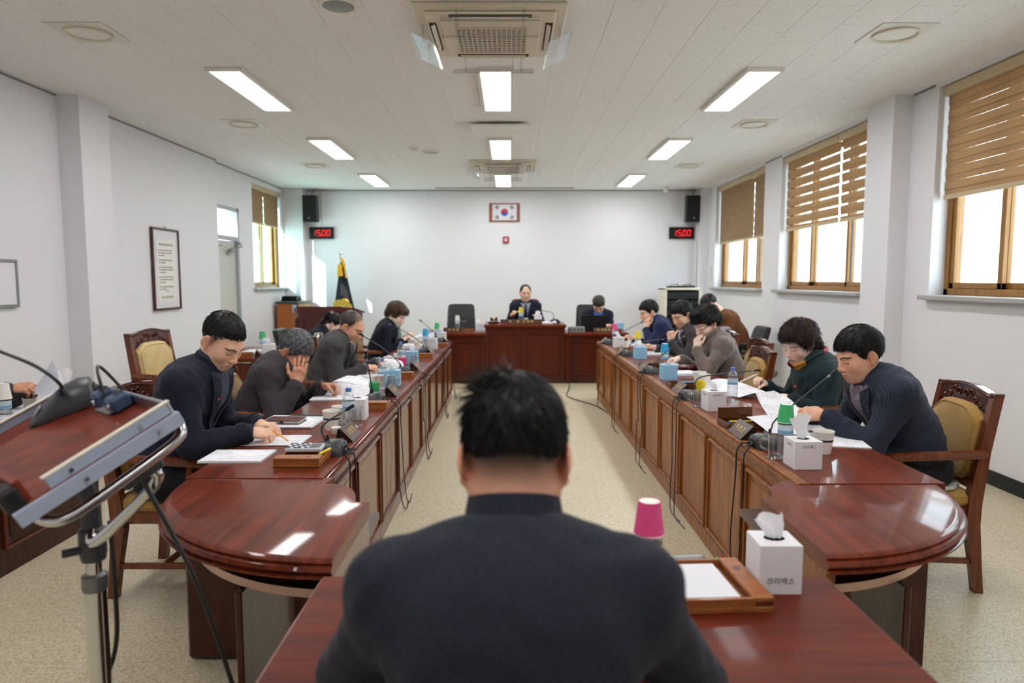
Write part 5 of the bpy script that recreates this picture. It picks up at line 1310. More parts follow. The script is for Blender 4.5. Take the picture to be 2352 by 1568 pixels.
L3 = person('balding man in grey suit and tie reading papers', (-1.56, 5.72), 0, lean=18, bend=20, head=(-14, 30, 0), spine=.575, wr=[(-1.14, 5.86, .815), (-1.20, 5.60, .80)], poses=('hold', 'hold'), hdir=[((1, -.15, -.05), (0, .2, 1)), ((1, .15, -.05), (0, -.3, 1))],
    cloth='suit_grey', shirt='shirt_pale', cuff='shirt_pale', tie='tie_dark', style='bald', hairm='hair_salt', stub=(112, 88, 74), skin=MANT, nstr=700, seed=3, headfwd=.055, bulk=1.08, nk=(-1.395, 1.05), hc=(-1.335, 1.125))
a = L3['arms'][0][2]-L3['O']; d_ = (L3['arms'][0][2]-L3['arms'][0][1]).normalized()
G().tube([a+d_*.012-d_*.0, a+d_*.028], .036, 18).build('wristwatch', 'chrome', L3['root'])
L4 = person('brown haired woman in navy coat with a green scarf', (-1.56, 8.10), 0, lean=18, bend=16, head=(-14, 30, 0), spine=.555, wr=[(-1.24, 8.18, .83), (-1.265, 8.0, .81)], poses=('hold', 'hold'), fem=True, cloth='coat_navy', trouser='suit_black', collar='none', style='bob', hairm='hair_light', skin=WOM, nstr=900, seed=4, bulk=1.12, headfwd=.05, nk=(-1.405, 1.02), hc=(-1.35, 1.10))
for r0, m_, dz in ((.068, 'scarf_cream', .03), (.078, 'scarf_green', .0)):
    c = L4['neck']-L4['O']+L4['fw']*.02+L4['u']*dz
    G().tube([c+L4['r']*r0*cos(q*pi/12)+L4['f']*r0*sin(q*pi/12)-L4['u']*.025*max(0, sin(q*pi/12)) for q in range(25)], .022, 8).build('scarf_wrap', m_, L4['root'])
for s, m_ in ((-.03, 'scarf_green'), (.02, 'patch_grey')): G().tube([bl(L4, s, .085, -.02), bl(L4, s*1.3, .15, -.10), bl(L4, s*1.4, .175, -.20)], [.02, .026, .02], 8).build('scarf_end', m_, L4['root'])
L5 = person('person with a black ponytail bending beside the dark red lectern', (-2.75, 9.35), 0, nk=(-2.53, .84), hc=(-2.40, .915), head=(0, 40, 0), bulge=.08, fem=True, cloth='coat_navy', collar='none', style='tail', skin=WOM, res=1.2, nstr=500, seed=5, seat_z=.46)
c = hl(L5, (0, -.13, .085))
for q in range(8): G().lathe([(.0, -.012), (.012, -.006), (.012, .006), (0, .012)], 8).build('hair_tie_bead', ('cup_white', 'patch_coral')[q % 2], L5['root'], c+Vector((.02*cos(q*.8), .02*sin(q*.8), .01*sin(q))))
L6 = person('person in dark grey jacket holding a sheet at the staff desk', (-3.47, 3.88), 0, lean=18, bend=20, head=(0, 20, 0), spine=.57, wr=[(-2.86, 4.05, .86), (-2.85, 3.88, .90)], poses=('rest', 'hold'), hdir=[None, ((1, .1, .05), (0, -.5, .8))], cloth='suit_charcoal', shirt='shirt_white', style='part', skin=(206, 150, 120), res=1.0, nstr=900, seed=6)
# window-side row, facing -x
R1 = person('man in dark checked jacket reading a lifted sheet of paper', (2.06, 3.42), 180, lean=20, bend=18, head=(4, 20, 0), spine=.60, wr=[(1.585, 3.40, .84), (1.60, 3.62, .80)], poses=('hold', 'rest'), hdir=[((-1, .05, .06), (0, -.75, .65)), None],
    cloth='check_navy', shirt='shirt_check', style='part', stub=(110, 92, 82), skin=MANT, res=.85, nstr=1800, bulk=1.1, seed=7, headfwd=.055, nk=(1.82, 1.045), hc=(1.762, 1.140))
R2 = person('woman with curly brown hair in a dark green padded coat', (2.10, 4.60), 180, lean=8, bend=8, head=(28, 22, 0), spine=.555, wr=[(1.86, 4.50, .735), (1.78, 4.72, .79)], poses=('rest', 'write'), hdir=[((-1, .2, -.15), (0, -.5, .8)), None], fem=True, cloth='coat_green', collar='none', style='curly', hairm='hair_brown', skin=WOM, res=.9, nstr=2200, seed=8, bulk=1.28, headfwd=.04, sh=.17, nk=(2.045, .985), hc=(1.955, 1.085))
def collar_band(i, a0, a1, m_, name, r=.098, h0=-.03, h1=.045, fl_=.03):
    rings = []
    for q in range(9):
        a = a0+(a1-a0)*q/8; rr = []
        for dr, z in ((0, h0), (fl_*.2, (h0+h1)/2), (fl_, h1), (fl_+.012, h1-.012), (fl_*.2+.016, (h0+h1)/2-.008), (.014, h0)):
            rr.append(i['neck']-i['O']+i['fw']*.02+i['r']*(r+dr)*cos(a)+i['f']*(r+dr)*sin(a)+i['u']*(z-.045*max(0, sin(a))+.008))
        rings.append(rr)
    return G().loft(rings).build(name, m_, i['root'])
for a0, a1, m_ in ((1.9, 2.6, 'patch_ochre'), (2.6, 3.7, 'coat_green'), (3.7, 4.5, 'patch_coral'), (4.5, 5.3, 'patch_grey'), (5.3, 6.9, 'coat_green'), (.65, 1.3, 'patch_maroon')): collar_band(R2, a0, a1, m_, 'collar_patch')
a_ = R2['arms'][0]; d_ = (a_[2]-a_[1]).normalized(); q_ = a_[2]-R2['O']; G().tube([q_-d_*.05, q_-d_*.012], .05, 18).build('cuff_band', 'patch_maroon', R2['root'])
for k in range(3): G().lathe([(0, -.008), (.012, -.004), (.012, .004), (0, .008)], 10).build('coat_button', 'patch_coral', R2['root'], bl(R2, -.02, .165, -.14-.10*k))
R3p = person('woman in a taupe coat with glasses resting chin on hand', (1.93, 6.0), 180, lean=16, bend=18, head=(20, 28, 0), spine=.575, wr=[(1.615, 5.90, .925), (1.535, 6.15, .81)], poses=('rest', 'rest'), hdir=[((.12, .12, 1), (-1, -.6, 0)), ((-1, -.1, -.1), (0, 0, 1))], poles=[(-.3, -.6, -1), None],
    fem=True, cloth='coat_taupe', collar='none', style='perm', skin=WOM, res=.95, nstr=1800, seed=9, bulk=1.2, headfwd=.05, nk=(1.785, 1.03), hc=(1.725, 1.135))
collar_band(R3p, -1.0, 4.14, 'coat_taupe', 'coat_collar', r=.088, fl_=.012)
gl = G()
for s in (-1, 1): gl.tube([hl(R3p, (s*(.032+.022*cos(q*pi/8)), .106-.012*abs(cos(q*pi/8)), -.012+.016*sin(q*pi/8))) for q in range(17)], .0012, 5); gl.tube([hl(R3p, (s*.054, .095, -.006)), hl(R3p, (s*.074, .03, .0)), hl(R3p, (s*.077, -.005, .004))], .0022, 6)
gl.tube([hl(R3p, (-.01, .108, -.008)), hl(R3p, (0, .111, -.005)), hl(R3p, (.01, .108, -.008))], .0015, 5); gl.build('spectacles', 'black_plastic', R3p['root'])
for s in (-1, 1): G().lathe([(0, -.012), (.008, -.005), (.008, .005), (0, .012)], 10).build('earring', 'pencil_orange', R3p['root'], hl(R3p, (s*.076, -.006, -.05)))
a_ = R3p['arms'][0]; d_ = (a_[2]-a_[1]).normalized(); q_ = a_[2]-R3p['O']; G().tube([q_+d_*.0, q_+d_*.014], .031, 16).build('wristwatch', 'gold_print', R3p['root'])
R4 = person('man in charcoal suit and lilac shirt with hand at his mouth', (1.96, 7.0), 180, lean=16, bend=16, head=(24, 26, 0), spine=.575, wr=[(1.63, 6.90, .90), (1.54, 7.2, .80)], poses=('fist', 'rest'), hdir=[((-.15, .15, 1), (-1, -.5, .2)), None], poles=[(.1, -.5, -1), None],
    cloth='suit_charcoal', shirt='shirt_lilac', cuff='shirt_lilac', style='part', stub=(104, 84, 74), skin=MAN, nstr=900, seed=10, headfwd=.05, nk=(1.82, 1.045), hc=(1.765, 1.16))
G().lathe([(.0, -.005), (.006, 0), (0, .005)], 8).build('lapel_pin', 'red_print', R4['root'], bl(R4, -.08, .14, -.10))
R5 = person('man in navy blue suit leaning his face on his hand', (1.92, 8.3), 180, lean=16, bend=18, head=(6, 18, 0), spine=.57, wr=[(1.635, 8.2, .94), (1.52, 8.4, .80)], poses=('rest', 'rest'), hdir=[((.10, .15, 1), (-1, -.7, 0)), None], poles=[(-.2, -.5, -1), None],
    cloth='suit_blue', shirt='shirt_white', cuff='shirt_white', style='part', stub=(104, 84, 74), skin=MAN, nstr=700, seed=11, headfwd=.05, nk=(1.755, 1.045), hc=(1.69, 1.125))
R6 = person('person in a brown coat bending near the equipment rack', (3.08, 9.1), 165, lean=14, bend=20, head=(10, 45, 0), spine=.56, cloth='coat_brown', collar='none', style='short', res=1.2, nstr=500, skin=MAN, seed=12, bulk=1.1)
# the chair's desk
C1 = person('presiding man in dark suit and tie facing the room', (.245, 10.98), 270, lean=2, bend=6, head=(6, 6, 0), spine=.60, wr=[(.44, 10.68, .945), (.02, 10.66, .96)], poses=('rest', 'fist'), hdir=[None, ((.3, -.6, .6), (-1, 0, .3))], cloth='suit_navy', shirt='shirt_pale', tie='tie_dark', style='comb', skin=(240, 196, 170), nstr=600, seed=13, eyes='open', seat_z=.58, bulk=1.05, nk=(.245, 10.93, 1.175), hc=(.242, 10.87, 1.305))
C2 = person('man in navy suit bending over the black laptop', (1.40, 10.98), 270, lean=8, bend=16, head=(-10, 48, 0), spine=.545, wr=[(1.54, 10.56, .80), (1.20, 10.56, .80)], poses=('rest', 'rest'), cloth='suit_navy', shirt='shirt_blue', style='part', hairm='hair_salt', skin=(236, 188, 162), nstr=600, seed=14, nk=(1.40, 10.92, 1.04), hc=(1.404, 10.84, 1.125))
# the man at the front, seen from behind
F1 = person('man with short black hair seen from behind at the front table', (.008, .93), 90, lean=8, bend=12, head=(0, 34, 0), spine=.605, wr=[(-.22, 1.42, .80), (.27, 1.40, .80)], poses=('rest', 'rest'), cloth='suit_front', shirt='shirt_lilac', style='spiky', chi=(.046, .058), stub=(44, 35, 32), skin=(226, 166, 136), res=.75, nstr=4200, seed=15, sh=.186, elbow_out=.75, bulk=1.04, headfwd=.05, noise=.0022, nk=(.006, 1.075, 1.115), hc=(.007, 1.165, 1.205))
# ================================================================ THINGS ON THE TABLES
def print_material(name, scale=1.0, ink=(90, 90, 98), axis=1):
    m, N, L, P = nt(name); tc = N.new('ShaderNodeTexCoord'); sp_ = N.new('ShaderNodeSeparateXYZ'); L.new(tc.outputs['Object'], sp_.inputs[0])
    s = N.new('ShaderNodeMath'); s.operation = 'MULTIPLY'; s.inputs[1].default_value = 2*pi/.0085*scale; L.new(sp_.outputs[axis], s.inputs[0])
    sn = N.new('ShaderNodeMath'); sn.operation = 'SINE'; L.new(s.outputs[0], sn.inputs[0])
    gt = N.new('ShaderNodeMath'); gt.operation = 'GREATER_THAN'; gt.inputs[1].default_value = .45; L.new(sn.outputs[0], gt.inputs[0])
    n = N.new('ShaderNodeTexNoise'); n.inputs['Scale'].default_value = 210; mp = N.new('ShaderNodeMapping'); mp.inputs['Scale'].default_value = (1, .12, 1) if axis == 1 else (.12, 1, 1)
    L.new(tc.outputs['Object'], mp.inputs[0]); L.new(mp.outputs[0], n.inputs[0])
    g2 = N.new('ShaderNodeMath'); g2.operation = 'GREATER_THAN'; g2.inputs[1].default_value = .52; L.new(n.outputs[0], g2.inputs[0])
    n3 = N.new('ShaderNodeTexNoise'); n3.inputs['Scale'].default_value = 9; L.new(tc.outputs['Object'], n3.inputs[0])
    g3 = N.new('ShaderNodeMath'); g3.operation = 'GREATER_THAN'; g3.inputs[1].default_value = .5; L.new(n3.outputs[0], g3.inputs[0])
    a = N.new('ShaderNodeMath'); a.operation = 'MULTIPLY'; L.new(gt.outputs[0], a.inputs[0]); L.new(g2.outputs[0], a.inputs[1])
    b = N.new('ShaderNodeMath'); b.operation = 'MULTIPLY'; L.new(a.outputs[0], b.inputs[0]); L.new(g3.outputs[0], b.inputs[1])
    c = N.new('ShaderNodeMath'); c.operation = 'MULTIPLY'; c.inputs[1].default_value = .75; L.new(b.outputs[0], c.inputs[0])
    mx = N.new('ShaderNodeMix'); mx.data_type = 'RGBA'; mx.inputs[6].default_value = srgb(238, 238, 244); mx.inputs[7].default_value = srgb(*ink)
    L.new(c.outputs[0], mx.inputs[0]); L.new(mx.outputs[2], P.inputs['Base Color']); P.inputs['Roughness'].default_value = .8; MAT[name] = m
print_material('paper_print'); print_material('paper_print_x', axis=0)
USR = {1: -pi/2, -1: pi/2}        # local +y points to the sitter: +1 window row, -1 door row
# ---- conference microphones
def half_ell(w_, h_, y, n=14, z0=0): return [Vector((w_*cos(pi*k/n), y, z0+h_*sin(pi*k/n)**.8)) for k in range(n+1)]
def mic_base_mesh():
    g = G(); R = []
    for y, w_, h_ in ((-.078, .058, .030), (-.074, .066, .046), (-.05, .068, .054), (-.01, .062, .052), (.03, .052, .040), (.07, .042, .022), (.10, .030, .010), (.106, .022, .005)): R.append(half_ell(w_, h_, y))
    g.loft(R); return g.mesh('base', 'mic_grey', .8)
MB = mic_base_mesh()
def microphone(x, y, z, side, tip, label, cable=True, base_rot=None, mid=None, zrest=.12, seed=0):
    rz = USR[side] if base_rot is None else base_rot
    t = thing('microphone', label, 'microphone', (x, y, z), rz, 'gooseneck microphones')
    Mi = Matrix.Rotation(-rz, 4, 'Z')
    b = link('base', MB, t, scale=(1.15, 1.0, 1.2))
    g = G(); g.prism([p.xz for p in half_ell(.046, .026, 0, 12, .003)], -.004, .004, M=Matrix.Translation((0, -.0775, 0)) @ Matrix.Rotation(pi/2, 4, 'X')); g.build('socket_recess', 'black_matte', b)
    for sx in (-.022, .016): bx('plug', (sx, -.086, .012), (.013, .022, .010), 'black_plastic', b, b=.003)
    bx('socket', (-.002, -.083, .013), (.010, .006, .012), 'grey_metal', b)
    text('BOSCH', .019, 'lettering', 'ink_grey', b, (0, -.0772, .0365), (1.25, 0, 0), depth=.0006)
    bx('button', (0, .075, .0215), (.03, .03, .004), 'grey_metal', b, rot=(-.55, 0, 0), b=.001)
    tl = Mi @ (Vector(tip)-Vector((x, y, z))); st = Vector((0, .0, .058))
    if mid is None:
        m1 = st+Vector((0, .004, .055))+Vector((tl.x, tl.y, 0))*.04; m2 = st*.55+tl*.45+Vector((0, 0, .04))
        path = bez([st, m1, m2, tl], 7)
    else: path = bez([st]+[Mi @ (Vector(q)-Vector((x, y, z))) for q in mid]+[tl], 7)
    nk_ = G().tube([p for p in path], .0042, 8).build('gooseneck', 'dark_grey', t)
    G().lathe([(.010, .045), (.0085, .06), (.006, .085)], 12).build('neck_collar', 'black_plastic', t)
    d = (path[-1]-path[-3]).normalized(); G().tube([tl-d*.012, tl, tl+d*.01, tl+d*.034, tl+d*.036], [.0048, .0072, .0085, .0085, .006], 12).build('mic_head', 'black_plastic', t)
    G().tube([tl-d*.03, tl-d*.012], [.0052, .0055], 10).build('head_ring', 'grey_metal', t)
    if cable:
        rng = random.Random(seed+int(y*100))
        for sx, dx in ((-.022, -.05), (.016, .06)):
            ed = -(abs(x-(1.10 if side > 0 else -.735))+.016)      # just beyond the table edge
            zr = -T+zrest+rng.random()*.25; j = dx+rng.uniform(-.04, .06)
            pts = [(sx, -.095, .010), (sx+dx*.3, -.125, .012), (sx+dx*.5, ed+.02, .006), (sx+dx*.55, ed-.004, -.03), (sx+dx*.7, ed-.006, -.16), (j+rng.uniform(-.03, .03), ed-.004, (zr-.16)/2-.1), (j, ed-.010, zr), (j+.04, ed-.022, -T+.06), (j+.12, ed-.030, -T+.006), (j+.30, ed-.018, -T+.005)]
            G().tube(bez(pts, 6), .0034, 6).build('cable', 'black_plastic', t)
    return t
microphone(-.825, 3.03, T, -1, (-.735, 3.04, .938), 'microphone in front of the man writing with a pencil', mid=[(-.835, 3.03, .80), (-.845, 3.03, .865)])
microphone(-.885, 4.33, T, -1, (-.912, 4.30, 1.035), 'microphone in front of the man covering his face', mid=[(-.888, 4.32, .86)])
microphone(-.915, 5.64, T, -1, (-1.185, 5.47, 1.073), 'microphone in front of the balding man', mid=[(-.925, 5.62, .84), (-1.03, 5.57, .95)])
microphone(-.935, 7.30, T, -1, (-1.275, 7.12, 1.066), 'microphone in front of the empty armchair of the door row', mid=[(-.945, 7.29, .84), (-1.08, 7.22, .95)])
microphone(-.915, 8.45, T, -1, (-1.083, 8.33, 1.012), 'microphone in front of the woman with the green scarf', mid=[(-.925, 8.44, .83), (-.98, 8.40, .91)])
microphone(1.215, 3.14, T, 1, (1.54, 3.24, 1.07), 'microphone in front of the man in the dark checked jacket', mid=[(1.222, 3.14, .83), (1.27, 3.17, .88)])
microphone(1.20, 4.42, T, 1, (1.63, 4.5, .918), 'microphone in front of the woman in the dark green coat', mid=[(1.205, 4.42, .84), (1.25, 4.43, .885), (1.42, 4.46, .905)])
microphone(1.195, 5.66, T, 1, (1.493, 5.79, 1.05), 'microphone in front of the woman in the taupe coat', mid=[(1.20, 5.66, .82), (1.24, 5.68, .86)])
microphone(1.225, 7.0, T, 1, (1.60, 7.05, .906), 'microphone in front of the man with hand at his mouth', mid=[(1.23, 7.0, .84), (1.28, 7.01, .87)])
microphone(1.215, 8.25, T, 1, (1.59, 8.29, 1.0), 'microphone in front of the man in navy leaning on his hand', mid=[(1.22, 8.25, .80), (1.26, 8.26, .84)])
microphone(.66, 10.35, .868, 1, (.20, 10.55, 1.09), 'microphone on the tall desk of the presiding man', cable=False, base_rot=0.4, mid=[(.66, 10.36, .97), (.60, 10.4, 1.03)])
mt = microphone(-.80, 1.27, 0, 1, (-.80, 1.27, .3), 'microphone lying on the sloping tray of the metal stand', cable=False, base_rot=0, mid=[(-.80, 1.27, .1), (-.80, 1.28, .2)])
# tilt that one onto the tray: its long axis runs down the slope
ax_y = (uu*.93+vv*.36).normalized(); ax_x = ax_y.cross(nn).normalized()
mt.matrix_world = Matrix.Translation(tW(.062, .345, -.014)) @ Matrix((ax_x, ax_y, nn)).transposed().to_4x4() @ Matrix.Scale(.98, 4)
for o in [c for c in mt.children if c.name.split('.')[0] in ('gooseneck', 'mic_head', 'head_ring', 'neck_collar')]: bpy.data.objects.remove(o)
Wi = mt.matrix_world.inverted()
pth = [Wi @ Vector(q) for q in bez([tW(.064, .345, .02), SL+SK*Vector((-.835+.8, 1.255-1.27, 1.328)), SL+SK*Vector((-.875+.8, 1.25-1.27, 1.362)), SL+SK*Vector((-.945+.8, 1.25-1.27, 1.392))], 7)]
G().tube(pth, .0045, 8).build('gooseneck', 'black_plastic', mt); G().tube([pth[0], pth[3]], [.012, .006], 10).build('neck_collar', 'mic_blue', mt); d_ = (pth[-1]-pth[-2]).normalized()
G().tube([pth[-1], pth[-1]+d_*.012, pth[-1]+d_*.045], [.005, .009, .009], 10).build('mic_head', 'black_plastic', mt)
G().tube([Wi @ Vector(q) for q in bez([tW(.03, .21, .01), tW(.01, .24, .05), tW(-.01, .28, .04), tW(-.02, .26, -.03)], 6)], .0045, 6).build('cable', 'black_plastic', mt)
# ---- name plates
def name_plate(x, y, z, rz, s, label, w_=.20, size=.036):
    t = thing('name_plate', label, 'name plate', (x, y, z), rz, 'brown name plates')      # local -y faces the reader
    M_ = Matrix(((0, 0, 1, 0), (1, 0, 0, 0), (0, 1, 0, 0), (0, 0, 0, 1)))
    G().prism([(-.042, 0), (.042, 0), (.030, .062), (.022, .066)], -w_/2, w_/2, M=M_).build('block', 'plate_side', t)
    sl_ = atan2(.066, .064)
    G().box((0, 0, 0), (w_, .090, .003), .001, Matrix.Translation((0, -.0115, .0345)) @ Matrix.Rotation(sl_, 4, 'X')).build('face', 'plate_brown', t)
    text(s, size, 'lettering', 'gold_print', t, (0, -.0130, .0362), (sl_, 0, 0), depth=.0006)
    G().cyl((-w_/2-.002, .005, .02), (-w_/2+.004, .005, .02), .007, n=12).build('emblem_pin', 'chrome', t)
    return t
PL = {-1: pi/2, 1: -pi/2}      # reader stands in the middle
for x, y, sd, s, who in ((-.80, 3.33, -1, '윤 정 현', 'man writing with a pencil'), (-.80, 4.60, -1, '김 영 수', 'man covering his face'), (-.83, 5.95, -1, '최 성 호', 'balding man'), (-.835, 7.12, -1, '정 미 라', 'empty armchair of the door row'), (-.83, 8.6, -1, '한 순 자', 'woman with the green scarf'),
                        (1.165, 3.37, 1, '박 정 근', 'man in the dark checked jacket'), (1.185, 4.70, 1, '서 은 숙', 'woman in the dark green coat'), (1.17, 5.90, 1, '이 선 희', 'woman in the taupe coat'), (1.18, 7.22, 1, '조 병 철', 'man with hand at his mouth'), (1.17, 8.42, 1, '오 준 석', 'man in navy leaning on his hand')):
    name_plate(x, y, T, PL[sd], s, 'brown name plate with gold letters for the %s' % who)
name_plate(.16, 10.08, .868, 0, '의     장   신 재 범', 'long brown name plate on the tall centre desk', w_=.62, size=.05)
name_plate(-.84, 10.08, .745, 0, '부 의 장', 'brown name plate on the desk of the empty black chair', w_=.30, size=.05)
name_plate(1.38, 10.08, .745, 0, '의 사 팀 장', 'brown name plate on the desk with the laptop', w_=.29, size=.045)
name_plate(-2.56, 6.92, T, 1.9, '김 재', 'brown name plate on the staff desk near the door', w_=.18)
# ---- water bottles, cups
def bottle_meshes():
    pr = [(.0, .004), (.024, .0), (.031, .004), (.032, .012)]
    for k in range(6): z = .018+k*.014; pr += [(.0325, z), (.0305, z+.004), (.0325, z+.008)]
    pr += [(.0325, .105), (.0318, .107), (.0318, .150), (.0325, .153), (.031, .165), (.022, .185), (.0135, .196), (.0135, .205)]
    a = G().lathe(pr, 24, closed=True).mesh('body', 'bottle_plastic', 1.2)
    wt = G().lathe([(0, .006), (.0295, .006), (.0295, .12), (.0295, .150), (0, .150)], 20).mesh('water', 'drink_glass')
    b = G().lathe([(.0326, .108), (.0326, .149)], 24, closed=True).mesh('label', 'label_blue'); b2 = G().lathe([(.0328, .110), (.0328, .124)], 24, closed=True).mesh('label_band', 'label_deep')
    c = G().lathe([(.0150, .198), (.0155, .200), (.0155, .216), (.0145, .218), (0, .218)], 20).mesh('cap', 'cap_blue')
    return a, b, b2, c
BA, BB, BB2, BC = bottle_meshes()
def cup_mesh(m_, name='cup'):
    return G().lathe([(.0, .002), (.0255, .002), (.0255, .0), (.0265, .0), (.0365, .078), (.0375, .078), (.0375, .081), (.0355, .081), (.0355, .078), (.0258, .004), (0, .004)], 28, closed=True).mesh(name, m_, .7)
CUPS = {c: cup_mesh('cup_'+c) for c in ('white', 'green', 'blue', 'pink', 'yellow')}
CUPRIM = G().lathe([(.0250, .0010), (0, .0010)], 24, closed=True).mesh('base_disc', 'cup_white')
RIM = G().lathe([(.0368, .0775), (.038, .079), (.0368, .0815), (.0352, .0795)], 28, closed=True).mesh('rim', 'cup_white')
def paper_cup(x, y, z, c, label, inv=False, sc=1.0, grp='paper cups', print_=None):
    t = thing('paper_cup', label, 'cup', (x, y, z+(.081*sc if inv else 0)), random.random()*3, grp); t.scale = (sc, sc, sc)
    if inv: t.rotation_euler = (pi, 0, random.random()*3)
    link('cup_wall', CUPS[c], t); link('rim', RIM, t); link('base_disc', CUPRIM, t)
    if print_: G().lathe([(.0338, .052), (.0326, .044)], 20, closed=True).build('printed_band', print_, t)
    return t
def bottle(x, y, z, label, cup=None, cuplabel=None):
    t = thing('water_bottle', label, 'bottle', (x, y, z), random.random()*6, 'clear plastic water bottles')
    link('body', BA, t); link('label', BB, t); link('label_band', BB2, t); link('cap', BC, t)
    if cup: paper_cup(x, y, z+.1565, cup, cuplabel, inv=True, grp='paper cups upside down on bottles')
for a in ((-.845, 3.53, T, 'clear water bottle with blue cap behind the leather notebook'), (-.92, 4.86, T, 'clear water bottle beside the drinking glass and blue tissue box'), (-.995, 6.18, T, 'clear water bottle near the pink paper cup'), (1.435, 4.36, T, 'clear water bottle with blue cap in front of the woman in green')): bottle(*a)
for x, y, c, w_ in ((-.945, 7.6, 'blue', 'door row before the empty armchair'), (-.925, 8.62, 'green', 'door row before the woman with scarf'), (1.21, 2.95, 'green', 'window row before the man in checked jacket'), (1.32, 5.80, 'blue', 'window row before the woman in taupe'), (1.35, 7.2, 'yellow', 'window row before the man with hand at mouth'), (1.29, 8.4, 'pink', 'window row before the man in navy blue')):
    bottle(x, y, T, 'water bottle under a %s paper cup, %s' % (c, w_), c, '%s paper cup on a bottle, %s' % (c, w_))
bottle(.16, 10.28, .868, 'water bottle under a yellow cup on the tall centre desk', 'yellow', 'yellow paper cup upside down on the bottle of the presiding man')
bottle(-.80, 10.32, .745, 'water bottle under a white cup before the empty black chair', 'white', 'white paper cup upside down on a bottle, left wing desk')
bottle(-2.62, 7.2, T, 'water bottle under a green cup on the staff desk near the door', 'green', 'green paper cup upside down on the bottle of the staff desk')
bottle(-2.66, 3.55, T, 'water bottle under a white cup on the staff desk at left', 'white', 'white paper cup upside down on the staff desk bottle')
paper_cup(.335, 1.60, T+.17, 'pink', 'pink paper cup upside down on the bottle at the front table', inv=True, grp='paper cups upside down on bottles')
t = thing('water_bottle', 'water bottle under a pink cup at the front table', 'bottle', (.335, 1.60, T), 0, 'clear plastic water bottles'); link('body', BA, t); link('label', BB, t); link('label_band', BB2, t); link('cap', BC, t)
paper_cup(-.935, 3.52, T, 'white', 'white paper cup with brown bean print beside the writing man\'s bottle', sc=1.25, print_='ink'); paper_cup(-.925, 3.66, T, 'white', 'plain white paper cup behind the printed cup of the door row', sc=1.2)
paper_cup(-.93, 4.63, T, 'green', 'green paper cup standing beside the second microphone of the door row', sc=1.05); paper_cup(-.965, 6.07, T, 'pink', 'pink paper cup standing beside the microphone of the balding man', sc=1.1)
paper_cup(-1.02, 4.92, T, 'white', 'white paper cup beside the bottle next to the glass'); paper_cup(-1.10, 6.1, T, 'white', 'white paper cup with red mark before the balding man', sc=1.1, print_='red_print'); paper_cup(-1.05, 6.35, T, 'white', 'white printed paper cup behind the bottle of the balding man', sc=1.15, print_='ink')
paper_cup(-1.03, 7.55, T, 'white', 'white paper cup beside the bottle with the blue cup', sc=1.15); paper_cup(-.99, 8.55, T, 'white', 'white paper cup before the woman with the green scarf', sc=1.1)
paper_cup(1.415, 3.03, T, 'white', 'white paper cup with brown bean print before the man in checked jacket', sc=1.25, print_='ink'); paper_cup(1.40, 4.88, T, 'white', 'white paper cup standing before the woman in green', sc=1.25); paper_cup(1.395, 4.98, T, 'white', 'second white paper cup behind the one before the woman in green', sc=1.3)
paper_cup(1.33, 4.72, T, 'yellow', 'yellow paper cup standing behind the white tissue box of the window row'); paper_cup(1.33, 7.75, T, 'white', 'white paper cup beside the box nearest the man in navy blue')
paper_cup(-2.86, 4.02, T, 'white', 'white paper cup on the papers of the staff desk at left'); paper_cup(.24, 10.36, .868, 'white', 'small white cup on the tall centre desk', sc=.9)
# glasses (tumblers with a handle)
def glass_mug(x, y, label, rz=0):
    t = thing('drinking_glass', label, 'glass', (x, y, T), rz, 'clear drinking glasses')
    G().lathe([(0, .006), (.030, .004), (.034, 0), (.036, .004), (.031, .014), (.033, .05), (.035, .10), (.0365, .104), (.034, .102), (.030, .05), (.028, .018), (0, .016)], 20, closed=True).build('tumbler', 'drink_glass', t, ang=.5)
    G().tube(bez([(.034, 0, .082), (.060, 0, .078), (.062, 0, .045), (.034, 0, .030)], 6), .005, 8).build('handle', 'drink_glass', t)
glass_mug(-.825, 3.60, 'clear glass mug beside the bottle of the writing man', pi); glass_mug(-.85, 4.80, 'clear glass mug before the blue tissue box', .5); glass_mug(-.88, 6.12, 'clear glass mug beside the pink paper cup', 1); glass_mug(1.165, 2.94, 'clear glass mug behind the near white tissue box', 2.6); glass_mug(1.16, 4.15, 'clear glass mug behind the second white tissue box', 2.8)
# ---- tissue boxes
def tissue_box(x, y, z, rz, m_, label, s=.114, h_=.118, brand=True, tear=1.0, seed=1):
    t = thing('tissue_box', label, 'tissue box', (x, y, z), rz, 'cube tissue boxes')
    c = bx('carton', (0, 0, h_/2), (s, s, h_), m_, t, b=.0015)
    G().lathe([(.020, h_+.0004), (0, h_+.0004)], 24, M=Matrix.Scale(1.3, 4, (1, 0, 0))).build('opening', 'dark_grey', t)
    # a pulled-up sheet: narrow in the slot, flaring and folded above it
    R = []; cs, sn = cos(seed*1.3), sin(seed*1.3); n = 15
    for q in range(9):
        u = q/8; wd_ = .012+.034*u**.8*tear**.3; row = []
        for k in range(n):
            v = -1+2*k/(n-1); x_ = v*wd_; y_ = .014*sin(3.2*v+seed)*(.5+u)+.030*u*u*sn+.008*sin(7*v+4*u); z_ = h_-.006+.074*tear*u*(1-.28*abs(v-.35*sn)*u)+.004*sin(9*v+seed)
            row.append(Vector((x_*cs-y_*sn, x_*sn+y_*cs, z_)))
        R.append(row)
    G().loft(R, cap=False, closed=False).build('tissue', 'tissue', t)
    if brand:
        for rot, ps in (((pi/2, 0, 0), (0, -s/2-.0004, h_*.80)), ((pi/2, 0, pi/2), (s/2+.0004, 0, h_*.80)), ((pi/2, 0, -pi/2), (-s/2-.0004, 0, h_*.80))):
            text('크리넥스', .016, 'lettering', 'ink', c, (ps[0], ps[1], ps[2]-h_/2), rot, depth=.0002)
    return t
